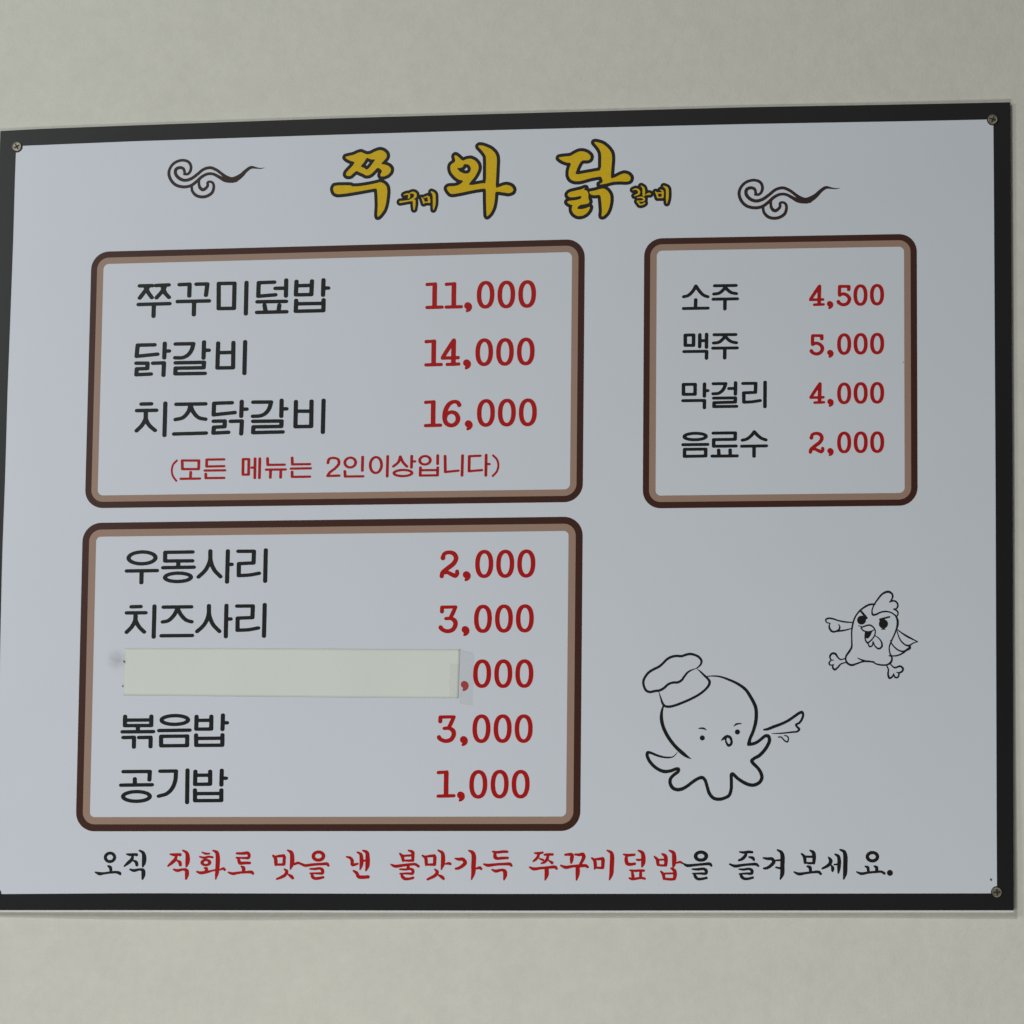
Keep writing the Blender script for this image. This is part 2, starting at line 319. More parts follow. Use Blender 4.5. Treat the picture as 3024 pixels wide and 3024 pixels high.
PRINT = {
 'dish1': """L;3.84;3.14;-314.79,201.56 -303.44,201.52
L;3.84;3.13;-300.40,201.55 -288.77,201.90
L;3.84;3.13;-307.65,199.69 -310.40,196.23 -314.52,190.78
L;3.84;3.13;-309.27,199.73 -306.83,195.15 -303.69,190.95
L;3.84;3.13;-292.46,199.56 -295.19,195.40 -299.43,190.66
L;3.84;3.13;-294.08,199.60 -291.63,194.31 -288.31,190.82
L;3.84;3.13;-315.49,184.96 -287.67,185.18
L;3.84;3.13;-301.71,184.47 -301.77,174.21
L;3.83;3.13;-279.17,201.89 -270.08,202.09 -270.14,191.64
L;3.83;3.13;-264.02,201.96 -254.23,201.94 -255.21,191.92
L;3.83;3.13;-280.54,186.83 -252.38,186.83
L;3.83;3.12;-265.68,186.21 -265.72,174.87
L;3.83;3.12;-244.05,202.12 -229.94,202.01 -229.97,179.73 -243.66,179.82 -244.05,202.12
L;3.82;3.12;-219.28,202.48 -219.31,174.70
L;3.82;3.11;-194.55,202.24 -208.41,202.04 -208.57,190.01 -193.32,190.98
L;3.81;3.11;-193.44,196.70 -184.91,196.71
L;3.81;3.11;-183.94,203.81 -183.97,189.78
L;3.82;3.11;-209.27,185.11 -183.68,184.96
L;3.81;3.11;-202.88,181.97 -201.88,177.34
L;3.81;3.11;-189.63,181.68 -190.24,177.09
L;3.81;3.11;-209.38,175.69 -183.20,175.74
L;3.81;3.11;-174.79,202.50 -175.17,190.59 -161.44,190.49 -161.06,202.50
L;3.81;3.11;-174.42,198.58 -161.89,198.71
L;3.81;3.10;-150.87,203.27 -151.02,189.76
L;3.80;3.10;-150.73,195.96 -146.53,195.97
L;3.81;3.11;-174.77,185.57 -174.99,175.97 -150.47,176.05 -150.45,185.55
L;3.81;3.11;-174.61,182.57 -150.89,182.46""",
 'dish2': """L;3.83;3.12;-300.15,148.78 -315.31,148.78 -316.08,138.86 -297.42,140.40
L;3.83;3.12;-291.08,149.90 -291.28,137.08
L;3.82;3.12;-290.92,143.08 -287.08,143.01
L;3.83;3.12;-316.13,132.75 -306.02,132.55 -306.21,127.85 -315.60,127.73 -315.88,122.52 -302.85,122.88
L;3.82;3.12;-301.27,132.46 -291.38,132.57 -291.62,121.57
L;3.82;3.12;-281.47,149.11 -265.54,149.10
C;3.82;3.12;-265.54,149.10 -266.93,143.61 -270.15,139.17 -274.64,136.96 -281.49,136.89
L;3.82;3.11;-256.00,150.41 -256.19,136.20
L;3.82;3.11;-255.84,143.10 -251.61,143.01
L;3.82;3.12;-281.08,132.38 -255.60,132.39 -255.90,127.59 -280.97,127.67 -281.06,122.67 -254.68,122.57
L;3.81;3.11;-243.39,149.16 -243.62,127.16 -229.65,127.09 -229.83,149.39
L;3.81;3.11;-243.51,140.65 -229.94,140.69
L;3.81;3.11;-219.39,149.88 -219.51,121.91""",
 'dish3': """L;3.82;3.12;-310.69,96.42 -301.91,96.46
L;3.82;3.11;-314.59,90.69 -297.24,90.68
C;3.82;3.11;-306.59,89.85 -306.65,83.86 -309.53,77.92 -314.45,72.91
C;3.82;3.11;-306.59,89.85 -306.33,83.36 -303.48,77.82 -298.02,72.94
L;3.81;3.11;-289.32,96.84 -289.45,68.41
L;3.81;3.11;-279.52,95.66 -253.57,95.60
C;3.81;3.11;-266.92,94.64 -268.51,89.18 -273.41,83.78 -279.91,82.20
C;3.81;3.11;-266.92,94.64 -264.27,88.61 -259.33,83.54 -253.27,82.04
L;3.81;3.10;-280.93,69.46 -252.50,69.78
L;3.80;3.10;-230.00,96.18 -245.85,95.96 -246.13,85.80 -227.31,87.47
L;3.80;3.10;-221.30,97.12 -221.52,84.08
L;3.80;3.10;-221.15,90.35 -216.84,90.27
L;3.80;3.10;-246.00,80.13 -235.97,80.15 -236.06,75.18 -245.58,74.84 -245.97,69.67 -232.65,70.15
L;3.80;3.10;-230.85,79.77 -220.83,79.89 -221.20,68.66
L;3.80;3.10;-211.16,96.34 -195.24,96.16
C;3.79;3.09;-195.24,96.16 -196.83,90.62 -200.05,86.30 -204.71,84.19 -211.20,83.90
L;3.79;3.09;-185.97,97.48 -186.00,83.47
L;3.79;3.09;-185.83,90.02 -181.53,89.95
L;3.79;3.09;-210.91,79.42 -185.62,79.29 -185.82,74.53 -210.51,74.55 -210.71,69.48 -184.43,69.64
L;3.79;3.09;-173.26,96.16 -173.34,74.12 -159.38,74.08 -159.49,96.22
L;3.79;3.09;-173.10,87.71 -159.63,87.48
L;3.78;3.09;-148.84,96.82 -149.02,68.75""",
 'note': """C;1.60;1.60;-277.87,46.02 -281.00,42.59 -282.18,37.34 -281.06,32.36 -277.95,28.14
L;2.40;1.90;-273.14,45.95 -258.28,45.72 -258.31,38.17 -272.77,38.39 -273.14,45.95
L;2.40;1.90;-265.28,35.69 -265.36,30.43
L;2.40;1.90;-273.98,29.87 -257.12,29.81
L;2.39;1.90;-235.94,46.36 -251.28,46.40 -251.34,40.34 -235.81,40.40
L;2.39;1.90;-252.77,36.79 -234.93,36.72
L;2.39;1.90;-251.90,33.90 -251.82,30.13 -235.59,30.08
L;2.39;1.89;-219.03,46.29 -213.93,46.21 -213.94,32.63 -218.94,32.70 -219.03,46.29
L;2.39;1.89;-211.27,38.73 -208.77,38.69
L;2.39;1.89;-208.44,46.72 -208.39,29.57
L;2.39;1.89;-204.24,46.65 -204.29,29.51
L;2.39;1.89;-197.45,46.74 -197.14,40.89 -182.37,40.86
L;2.39;1.89;-198.45,36.75 -181.29,36.68
L;2.39;1.89;-194.55,36.29 -194.62,29.66
L;2.39;1.89;-185.47,36.15 -185.54,29.72
L;2.39;1.89;-175.71,46.89 -175.40,41.04 -159.96,41.00
L;2.38;1.89;-176.52,37.30 -159.19,37.33
L;2.38;1.89;-175.47,34.51 -175.38,30.06 -159.75,30.02
C;2.38;1.88;-144.06,41.74 -143.12,45.09 -139.47,46.12 -135.17,44.76 -134.41,41.00 -137.52,37.09 -142.22,33.41 -144.15,30.47
L;2.38;1.88;-144.15,30.38 -133.92,30.52
E;2.38;1.88;-124.39,41.83 4.75,4.26 2.0,0
L;2.38;1.88;-113.56,46.60 -113.66,34.55
L;2.38;1.88;-129.03,34.29 -128.65,29.65 -112.88,29.60
E;2.37;1.88;-101.84,39.30 4.95,6.92 2.0,0
L;2.37;1.88;-91.56,46.84 -91.78,29.28
C;2.37;1.88;-80.57,46.37 -82.08,41.66 -86.47,37.88
C;2.37;1.88;-80.37,46.07 -78.12,41.40 -74.60,37.60
L;2.37;1.88;-70.49,46.70 -70.64,36.65
L;2.37;1.88;-70.42,41.97 -67.75,41.92
E;2.37;1.88;-77.98,31.93 7.90,2.67 2.0,0
E;2.37;1.87;-58.87,42.77 4.64,3.65 2.0,0
L;2.37;1.87;-47.78,46.83 -47.77,39.44
L;2.37;1.87;-62.73,36.52 -62.92,29.53 -47.73,29.50 -47.63,36.29
L;2.37;1.87;-62.70,34.16 -47.70,34.03
L;2.37;1.87;-41.36,46.24 -40.97,32.25 -29.65,33.26
L;2.36;1.87;-26.09,46.49 -26.34,28.98
L;2.36;1.87;-10.62,45.95 -20.17,45.70 -20.29,32.62 -9.19,33.43
L;2.36;1.87;-5.52,46.65 -5.59,28.66
L;2.36;1.87;-5.42,38.58 -2.66,38.54
C;1.67;1.67;0.49,46.06 3.87,42.57 5.21,37.63 4.00,32.25 0.41,28.08""",
 'drink1': """C;3.04;2.55;175.10,190.72 172.44,186.23 168.56,182.61 164.67,181.56
C;3.04;2.55;175.10,190.72 178.05,186.36 181.72,182.57 185.38,181.11
L;3.04;2.55;175.02,178.77 174.86,171.87
L;3.04;2.55;164.58,171.24 185.57,171.15
L;3.04;2.55;191.27,190.56 209.66,190.45
C;3.04;2.55;200.66,189.56 198.73,186.89 195.10,184.01 190.72,183.37
C;3.04;2.55;200.18,189.57 202.38,186.81 205.79,184.27 209.93,183.30
L;3.04;2.55;190.11,178.84 210.82,178.74
L;3.04;2.55;200.23,178.48 200.17,170.10""",
 'drink2': """L;3.04;2.55;166.18,147.99 173.38,148.00 173.33,138.89 166.23,139.03 166.18,147.99
L;3.03;2.54;178.73,148.13 178.64,137.56
L;3.03;2.54;184.57,148.41 184.48,136.95
L;3.03;2.54;179.25,142.86 184.21,142.86
L;3.03;2.54;165.19,133.64 184.64,133.50 184.53,127.36
L;3.03;2.54;191.13,147.78 209.59,147.61
C;3.03;2.54;200.61,146.71 198.68,144.04 195.05,141.16 190.68,140.61
C;3.03;2.54;200.12,146.72 202.56,143.96 205.97,141.44 210.10,140.47
L;3.03;2.54;190.07,136.10 210.84,135.94
L;3.03;2.54;200.27,135.65 200.21,127.31""",
 'drink3': """L;3.03;2.54;164.87,105.05 174.93,104.96 174.88,96.28 164.92,96.41 164.87,105.05
L;3.03;2.54;182.94,105.15 182.90,94.52
L;3.02;2.54;183.36,99.31 185.78,99.27
L;3.03;2.54;164.56,90.92 183.01,90.79 182.95,84.47
L;3.02;2.54;190.61,105.16 201.18,105.06
C;3.02;2.53;201.18,105.06 199.84,101.31 197.67,98.41 194.77,96.75 190.41,96.44
L;3.02;2.53;203.96,100.75 209.29,100.75
L;3.02;2.53;209.66,105.79 209.55,95.75
L;3.02;2.53;190.91,92.66 209.56,92.57 209.43,88.90 191.27,88.73 191.19,85.30 210.56,85.21
L;3.02;2.53;215.96,104.94 226.94,104.88 226.73,97.00 216.71,96.84 216.84,88.67
C;3.02;2.53;216.84,88.67 224.09,88.93 230.76,89.89
L;3.02;2.53;234.97,105.71 234.89,84.39""",
 'drink4': """E;3.02;2.53;175.17,59.65 9.40,2.78 2.0,0
L;3.02;2.53;164.78,52.73 185.92,52.63
L;3.02;2.53;166.17,48.70 184.34,48.60 184.27,42.65 166.10,42.59 166.17,48.70
L;3.02;2.53;190.67,62.32 209.59,62.25 209.47,56.64 191.08,56.70 191.11,50.93 210.22,50.87
L;3.01;2.53;195.38,47.59 195.65,43.20
L;3.01;2.53;205.25,47.58 205.32,43.29
L;3.01;2.53;189.84,42.46 211.22,42.31
C;3.01;2.52;225.88,62.95 223.23,59.58 219.38,56.72 215.76,55.80
C;3.01;2.52;225.88,62.95 228.54,59.98 231.93,57.24 235.79,55.72
L;3.01;2.52;215.15,50.59 236.20,50.59
L;3.01;2.52;225.68,50.03 225.71,41.74""",
 'dish4': """E;3.74;2.99;-306.82,-39.09 11.96,5.16 2.0,0
L;3.74;2.99;-320.17,-50.42 -293.23,-50.37
L;3.74;2.99;-306.90,-50.95 -306.89,-60.80
L;3.73;2.98;-262.05,-34.46 -286.31,-34.53 -286.28,-42.09 -262.10,-42.23
L;3.73;2.98;-274.46,-43.19 -274.53,-46.89
L;3.73;2.99;-287.87,-47.92 -260.63,-47.80
E;3.73;2.98;-274.53,-56.51 11.55,3.65 2.0,0
C;3.73;2.98;-246.32,-33.77 -246.51,-42.05 -250.08,-50.15 -256.31,-56.36
C;3.73;2.98;-246.32,-33.77 -245.91,-42.06 -242.59,-50.24 -236.84,-56.36
L;3.72;2.98;-230.81,-33.96 -230.98,-61.08
L;3.72;2.98;-229.96,-45.73 -227.12,-45.77
L;3.72;2.98;-221.60,-34.38 -207.77,-34.55 -207.93,-44.74 -220.85,-45.18 -220.78,-55.66
C;3.71;2.97;-220.78,-55.66 -211.08,-55.19 -202.89,-53.81
L;3.71;2.97;-197.33,-33.57 -197.38,-60.73""",
 'dish5': """L;3.73;2.98;-315.24,-81.80 -306.98,-81.66
L;3.73;2.98;-319.25,-87.08 -302.48,-87.11
C;3.73;2.98;-311.33,-87.90 -311.36,-92.70 -314.22,-98.95 -318.98,-103.93
C;3.73;2.98;-311.33,-87.90 -311.20,-93.07 -308.20,-99.01 -303.35,-103.86
L;3.73;2.98;-294.74,-81.42 -294.84,-108.37
L;3.72;2.98;-286.68,-82.40 -262.09,-82.36
C;3.72;2.98;-274.35,-83.49 -276.92,-89.00 -282.05,-94.11 -287.12,-95.31
C;3.72;2.98;-274.43,-83.49 -270.92,-89.43 -266.32,-93.90 -261.57,-95.42
L;3.72;2.97;-287.96,-107.33 -260.77,-107.37
C;3.71;2.97;-246.54,-81.57 -246.73,-89.68 -250.14,-97.75 -256.51,-103.95
C;3.71;2.97;-246.54,-81.57 -246.06,-89.68 -242.66,-97.82 -236.78,-103.99
L;3.71;2.97;-231.06,-81.51 -231.08,-108.61
L;3.71;2.97;-230.06,-93.31 -227.07,-93.34
L;3.71;2.97;-221.71,-82.20 -207.76,-82.20 -207.92,-92.29 -220.97,-92.67 -220.89,-103.19
C;3.70;2.96;-220.89,-103.19 -210.84,-102.78 -202.67,-101.39
L;3.70;2.96;-197.34,-81.21 -197.46,-108.56""",
 'dish6': """L;3.71;2.97;-318.42,-177.11 -318.44,-185.18 -295.08,-185.19 -295.20,-177.12
L;3.71;2.97;-318.19,-180.41 -295.35,-180.42
L;3.71;2.96;-306.81,-186.21 -306.87,-189.88
L;3.71;2.97;-320.41,-190.52 -293.23,-190.48
L;3.71;2.97;-319.53,-195.44 -310.10,-195.35 -309.97,-203.78
L;3.70;2.96;-305.68,-195.53 -295.36,-195.44 -295.31,-203.50
E;3.70;2.96;-274.41,-180.56 11.69,3.77 2.0,0
L;3.70;2.96;-288.02,-189.63 -261.14,-189.43
L;3.70;2.96;-286.18,-194.62 -263.04,-194.54 -263.08,-202.73 -285.99,-202.82 -286.18,-194.62
L;3.70;2.96;-255.30,-177.61 -255.35,-188.59 -242.16,-188.60 -242.25,-177.63
L;3.70;2.96;-254.99,-181.06 -242.55,-180.99
L;3.69;2.95;-232.07,-176.60 -232.24,-189.03
L;3.69;2.95;-231.63,-183.26 -228.35,-183.28
L;3.69;2.95;-255.38,-193.64 -255.03,-202.63 -232.10,-202.62 -232.14,-193.64
L;3.69;2.95;-255.02,-196.64 -232.30,-196.56""",
 'dish7': """L;3.70;2.96;-318.72,-224.96 -295.39,-224.92 -295.59,-232.16
L;3.70;2.96;-308.46,-231.22 -308.41,-236.33
L;3.70;2.96;-320.52,-236.64 -293.25,-236.40
E;3.69;2.95;-306.67,-246.42 11.82,4.14 2.0,0
L;3.69;2.95;-286.21,-224.75 -272.26,-224.67
C;3.69;2.95;-272.26,-224.67 -272.82,-232.85 -275.27,-239.40 -280.01,-244.12 -287.04,-246.28
L;3.69;2.95;-262.22,-223.92 -261.95,-251.84
L;3.69;2.95;-255.27,-225.05 -255.31,-236.21 -242.07,-236.12 -242.24,-225.11
L;3.68;2.95;-255.04,-228.41 -242.39,-228.39
L;3.68;2.94;-232.08,-224.29 -232.17,-236.82
L;3.68;2.94;-231.56,-231.07 -228.21,-231.08
L;3.68;2.95;-255.28,-241.09 -254.99,-250.27 -231.96,-250.21 -232.08,-241.19
L;3.68;2.95;-254.83,-244.22 -232.16,-244.17""",
 'price1': """V;0;0;-59.27,197.18,1.42 -54.06,197.44,1.27 -51.83,197.61,1.27
V;0;0;-52.49,196.88,2.02 -52.50,187.39,2.01 -52.44,177.82,2.01
V;0;0;-59.20,176.85,1.34 -52.28,176.92,1.42 -45.73,176.93,1.34
V;0;0;-42.37,196.98,1.42 -37.17,197.23,1.27 -34.94,197.40,1.27
V;0;0;-35.60,196.68,2.01 -35.62,187.28,2.01 -35.56,177.82,2.01
V;0;0;-42.31,176.85,1.34 -35.40,176.92,1.42 -28.87,176.93,1.34
V;0;0;-23.38,177.73,2.98 -22.63,177.12,2.98 -21.72,175.75,2.08 -22.30,174.13,1.49 -23.77,173.11,1.12
E;3.87;3.05;-7.77,187.02 5.73,10.64 2.25,0
E;3.86;3.05;10.39,186.85 5.72,10.63 2.25,0
E;3.86;3.04;28.59,186.90 5.72,10.62 2.25,0""",
 'price2': """V;0;0;-59.41,146.77,1.41 -54.17,147.04,1.27 -51.92,147.22,1.27
V;0;0;-52.58,146.48,2.01 -52.60,136.93,2.01 -52.53,127.31,2.01
V;0;0;-59.34,126.32,1.34 -52.37,126.41,1.41 -45.78,126.43,1.34
V;0;0;-35.29,147.35,1.64 -39.87,140.14,1.78 -44.45,132.94,1.64
V;0;0;-44.95,132.06,1.41 -37.91,132.07,1.41 -31.08,132.16,1.41
V;0;0;-35.07,147.12,1.93 -35.23,137.07,2.01 -35.24,127.03,2.01
V;0;0;-40.65,126.40,1.34 -35.60,126.45,1.41 -30.41,126.57,1.34
V;0;0;-23.68,127.48,2.97 -22.93,126.87,2.97 -22.03,125.52,2.08 -22.60,123.90,1.48 -24.07,122.88,1.11
E;3.86;3.04;-8.32,136.47 5.71,10.61 2.25,0
E;3.85;3.04;9.80,136.41 5.71,10.60 2.25,0
E;3.85;3.04;27.97,136.43 5.70,10.59 2.25,0""",
 'price3': """V;0;0;-59.03,93.44,1.41 -53.86,93.72,1.26 -51.65,93.91,1.26
V;0;0;-52.31,93.17,2.00 -52.32,83.66,2.00 -52.25,74.08,2.00
V;0;0;-58.95,73.08,1.33 -52.09,73.18,1.41 -45.60,73.22,1.33
V;0;0;-29.56,90.71,1.85 -30.85,92.81,1.63 -34.04,93.61,1.48 -37.95,91.97,1.78 -41.14,87.06,2.00 -42.22,79.67,2.00 -40.67,74.83,1.85 -36.20,72.83,1.63 -32.08,74.68,1.85 -30.51,78.73,2.00 -32.19,82.83,1.78 -36.36,84.53,1.48 -40.19,82.82,1.48 -41.77,79.66,1.63
V;0;0;-21.50,74.06,2.96 -20.75,73.45,2.96 -19.85,72.10,2.07 -20.42,70.49,1.48 -21.88,69.48,1.11
E;3.85;3.03;-6.17,83.26 5.84,10.57 2.25,0
E;3.84;3.03;12.06,83.24 5.84,10.56 2.25,0
E;3.84;3.03;30.34,83.14 5.83,10.55 2.25,0""",
 'price8': """V;0;0;-41.99,-42.36,2.06
V;0;0;-42.00,-41.77,1.77 -40.71,-38.85,1.62 -36.82,-37.65,1.54 -32.46,-38.96,1.84 -30.49,-42.87,1.91 -32.86,-47.61,1.91 -37.96,-51.58,1.84 -42.33,-55.19,1.62 -42.80,-58.12,1.84
V;0;0;-41.95,-55.42,1.47 -37.91,-55.02,1.47 -34.20,-56.75,1.69 -30.87,-57.89,1.84 -29.28,-56.08,1.62 -29.52,-54.39,1.69
V;0;0;-21.47,-57.12,2.94 -20.72,-57.72,2.94 -19.82,-59.05,2.05 -20.39,-60.65,1.47 -21.85,-61.66,1.10
E;3.82;3.01;-6.00,-48.08 5.87,10.64 2.25,0
E;3.81;3.01;12.22,-48.15 5.86,10.63 2.25,0
E;3.81;3.00;30.47,-48.16 5.86,10.62 2.25,0""",
 'price9': """V;0;0;-42.42,-85.07,1.32 -36.39,-84.98,1.32 -30.36,-84.97,1.25
V;0;0;-42.20,-85.43,1.61 -42.15,-88.65,1.76
V;0;0;-30.36,-85.12,1.47 -32.50,-89.70,1.69 -34.64,-94.28,1.61
V;0;0;-38.75,-94.90,1.32 -34.05,-94.95,1.47 -30.93,-97.02,1.91 -30.30,-100.32,1.90 -32.81,-104.67,1.76 -37.94,-105.79,1.61 -42.38,-103.70,1.69 -43.13,-102.53,1.83
V;0;0;-21.94,-104.49,2.93 -21.20,-105.08,2.93 -20.30,-106.40,2.05 -20.87,-108.00,1.46 -22.32,-109.01,1.10
E;3.80;3.00;-6.50,-95.45 5.78,10.61 2.25,0
E;3.80;3.00;11.68,-95.42 5.77,10.60 2.25,0
E;3.80;2.99;29.76,-95.45 5.77,10.59 2.25,0""",
 'price10': """E;3.79;2.99;-6.64,-142.65 5.84,10.73 2.25,0
E;3.79;2.99;11.66,-142.80 5.83,10.71 2.25,0
E;3.79;2.99;29.85,-142.88 5.82,10.70 2.25,0
V;0;0;-21.98,-151.76,2.92 -21.23,-152.34,2.92 -20.34,-153.66,2.04 -20.90,-155.25,1.46 -22.35,-156.26,1.09""",
 'price11': """V;0;0;-42.56,-179.64,1.31 -36.55,-179.54,1.31 -30.54,-179.51,1.24
V;0;0;-42.33,-180.01,1.61 -42.29,-183.19,1.75
V;0;0;-30.54,-179.65,1.46 -32.67,-184.20,1.68 -34.81,-188.74,1.60
V;0;0;-38.90,-189.36,1.31 -34.21,-189.39,1.46 -31.11,-191.44,1.89 -30.48,-194.69,1.89 -32.98,-199.01,1.75 -38.09,-200.14,1.60 -42.52,-198.09,1.68 -43.27,-196.93,1.82
V;0;0;-22.08,-199.00,2.91 -21.34,-199.58,2.91 -20.44,-200.89,2.04 -21.01,-202.48,1.46 -22.46,-203.48,1.09
E;3.78;2.98;-6.62,-189.82 5.82,10.70 2.25,0
E;3.78;2.98;11.64,-189.86 5.81,10.68 2.25,0
E;3.78;2.98;29.80,-189.98 5.81,10.67 2.25,0""",
 'price12': """V;0;0;-43.37,-227.15,1.38 -38.06,-226.81,1.24 -35.79,-226.60,1.24
V;0;0;-36.46,-227.33,1.96 -36.48,-236.71,1.96 -36.43,-246.17,1.96
V;0;0;-43.31,-247.25,1.31 -36.26,-247.05,1.38 -29.59,-246.93,1.31
V;0;0;-24.00,-246.34,2.90 -23.27,-246.92,2.90 -22.37,-248.22,2.03 -22.94,-249.81,1.45 -24.38,-250.81,1.09
E;3.77;2.98;-8.72,-237.31 5.81,10.67 2.25,0
E;3.77;2.97;9.65,-237.25 5.80,10.66 2.25,0
E;3.77;2.97;27.71,-237.33 5.79,10.64 2.25,0""",
 'price4': """V;0;0;281.22,188.26,1.23 277.54,182.74,1.35 273.86,177.21,1.23
V;0;0;273.45,176.54,1.07 279.02,176.53,1.06 284.40,176.59,1.06
V;0;0;281.40,188.09,1.46 281.18,180.37,1.51 281.07,172.66,1.51
V;0;0;276.80,172.18,1.01 280.78,172.21,1.06 284.87,172.29,1.01
V;0;0;290.10,172.71,2.34 290.68,172.22,2.34 291.38,171.15,1.64 290.91,169.86,1.17 289.76,169.06,0.88
V;0;0;298.57,187.42,1.36 298.48,183.98,1.36 298.43,180.30,1.31
V;0;0;298.57,187.66,1.17 302.63,187.57,1.17 306.48,187.49,1.17
V;0;0;306.53,187.34,1.36 306.39,184.89,1.46
V;0;0;298.58,179.95,1.27 301.42,181.07,1.27 304.80,179.91,1.36 306.97,176.68,1.51 305.52,173.03,1.41 301.91,171.63,1.31 298.53,172.93,1.36 297.52,174.28,1.56
E;3.01;2.43;316.41,179.71 4.42,8.07 2.25,0
E;3.01;2.43;330.52,179.75 4.42,8.06 2.25,0""",
 'price5': """V;0;0;275.55,145.05,1.36 275.46,141.63,1.36 275.41,137.97,1.31
V;0;0;275.55,145.30,1.17 279.60,145.22,1.17 283.46,145.14,1.17
V;0;0;283.51,144.99,1.36 283.37,142.55,1.46
V;0;0;275.56,137.62,1.26 278.40,138.74,1.26 281.78,137.60,1.36 283.96,134.38,1.51 282.51,130.74,1.41 278.90,129.35,1.31 275.52,130.64,1.36 274.51,131.98,1.56
V;0;0;290.38,130.34,2.33 290.96,129.86,2.33 291.65,128.79,1.63 291.19,127.51,1.17 290.04,126.71,0.87
E;3.01;2.43;302.50,137.46 4.42,8.06 2.25,0
E;3.01;2.43;316.55,137.42 4.41,8.05 2.25,0
E;3.00;2.42;330.58,137.34 4.41,8.04 2.25,0""",
 'price6': """V;0;0;281.67,103.44,1.23 278.00,97.88,1.34 274.33,92.32,1.23
V;0;0;273.92,91.64,1.06 279.46,91.65,1.06 284.83,91.73,1.06
V;0;0;281.84,103.26,1.45 281.62,95.52,1.51 281.51,87.77,1.50
V;0;0;277.25,87.27,1.00 281.22,87.32,1.06 285.30,87.42,1.00
V;0;0;290.56,87.88,2.32 291.14,87.40,2.32 291.83,86.34,1.63 291.37,85.06,1.16 290.22,84.26,0.87
E;3.00;2.42;302.52,94.80 4.41,8.09 2.25,0
E;3.00;2.42;316.54,94.88 4.40,8.08 2.25,0
E;3.00;2.42;330.55,94.78 4.40,8.07 2.25,0""",
 'price7': """V;0;0;274.63,57.00,1.63
V;0;0;274.63,57.46,1.39 275.66,59.73,1.28 278.71,60.65,1.22 282.10,59.62,1.45 283.60,56.57,1.51 281.71,52.88,1.51 277.69,49.80,1.45 274.24,46.99,1.28 273.84,44.71,1.45
V;0;0;274.53,46.82,1.16 277.69,47.11,1.16 280.57,45.75,1.33 283.15,44.85,1.45 284.41,46.26,1.28 284.24,47.57,1.33
V;0;0;290.60,45.42,2.32 291.17,44.94,2.32 291.87,43.88,1.62 291.41,42.60,1.16 290.25,41.80,0.87
E;2.99;2.41;302.53,52.43 4.40,8.07 2.25,0
E;2.99;2.41;316.58,52.34 4.39,8.06 2.25,0
E;2.99;2.41;330.57,52.21 4.39,8.05 2.25,0""",
 'title1': """P;0;0;-133.70,312.28 -130.32,313.13 -125.81,313.96 -122.08,315.76 -119.45,316.37 -116.79,315.05 -114.33,314.03 -110.76,314.51 -107.03,316.49 -102.91,317.82 -99.51,316.86 -97.02,314.52 -96.35,312.04 -97.51,309.80 -101.95,305.18 -98.56,304.72 -94.78,303.29 -92.67,300.97 -93.00,297.95 -95.40,295.36 -98.39,294.12 -101.39,294.01 -102.17,295.54 -100.35,298.90 -102.64,301.23 -104.72,302.04 -106.75,299.82 -109.34,297.24 -111.95,295.41 -114.95,295.30 -117.24,296.88 -119.51,297.69 -123.31,299.87 -126.28,297.30 -128.51,295.27 -131.14,295.15 -132.67,296.33 -132.33,298.21 -130.11,300.81 -127.15,303.76 -124.50,307.48 -128.74,308.73 -131.78,310.33
H;0;0;-114.09,311.38 -111.81,309.99 -109.17,309.35 -106.53,309.47 -109.47,305.19 -112.05,301.85 -114.47,300.10 -116.20,301.96 -119.98,303.39 -117.39,306.16 -115.56,309.14
P;0;0;-143.78,284.88 -142.31,287.11 -128.37,286.94 -126.84,285.77 -120.82,285.80 -113.31,286.75 -106.56,287.90 -101.69,289.17 -98.28,287.50 -96.17,284.80 -95.55,281.00 -96.01,274.59 -96.85,268.57 -98.28,264.08 -101.22,260.00 -103.62,257.80 -104.29,259.70 -103.78,267.24 -104.34,278.58 -104.99,283.70 -109.49,283.06 -120.74,281.26 -132.00,279.66 -139.91,279.10 -142.57,280.49 -143.55,282.60""",
 'title2': """P;0;0;-43.32,282.13 -41.84,283.79 -35.49,283.82 -31.40,285.22 -28.26,288.34 -32.57,289.40 -36.35,292.32 -39.40,296.18 -40.38,299.98 -39.86,302.98 -35.60,305.70 -36.97,310.46 -35.86,311.57 -33.22,309.61 -29.43,305.92 -26.09,307.53 -22.35,308.00 -18.59,306.20 -15.94,303.11 -15.07,299.32 -16.22,295.95 -18.41,291.86 -22.09,287.43 -24.10,284.66 -20.55,284.38 -15.34,285.19 -11.24,285.84 -8.62,285.39 -8.73,308.96 -10.07,311.63 -13.49,315.88 -16.14,318.59 -14.66,319.69 -10.54,318.82 -4.53,316.02 -0.75,312.14 0.80,307.95 0.40,294.77 -0.18,281.03 3.35,282.07 7.06,283.48 10.03,283.78 13.77,282.37 15.59,279.69 14.95,277.45 11.61,276.22 7.88,276.88 3.40,277.74 -0.33,278.03 -0.62,271.45 -1.66,264.71 -3.83,259.50 -7.14,256.01 -7.90,257.34 -8.46,272.40 -8.57,280.87 -11.55,280.95 -19.00,280.01 -30.18,277.84 -37.63,276.71 -39.88,277.14 -41.78,279.26
H;0;0;-28.27,303.25 -24.90,302.97 -22.83,301.41 -21.93,298.74 -22.94,295.75 -24.79,294.67 -28.16,294.75 -31.54,296.35 -33.44,298.29 -34.21,300.01 -31.59,299.75 -28.99,300.81""",
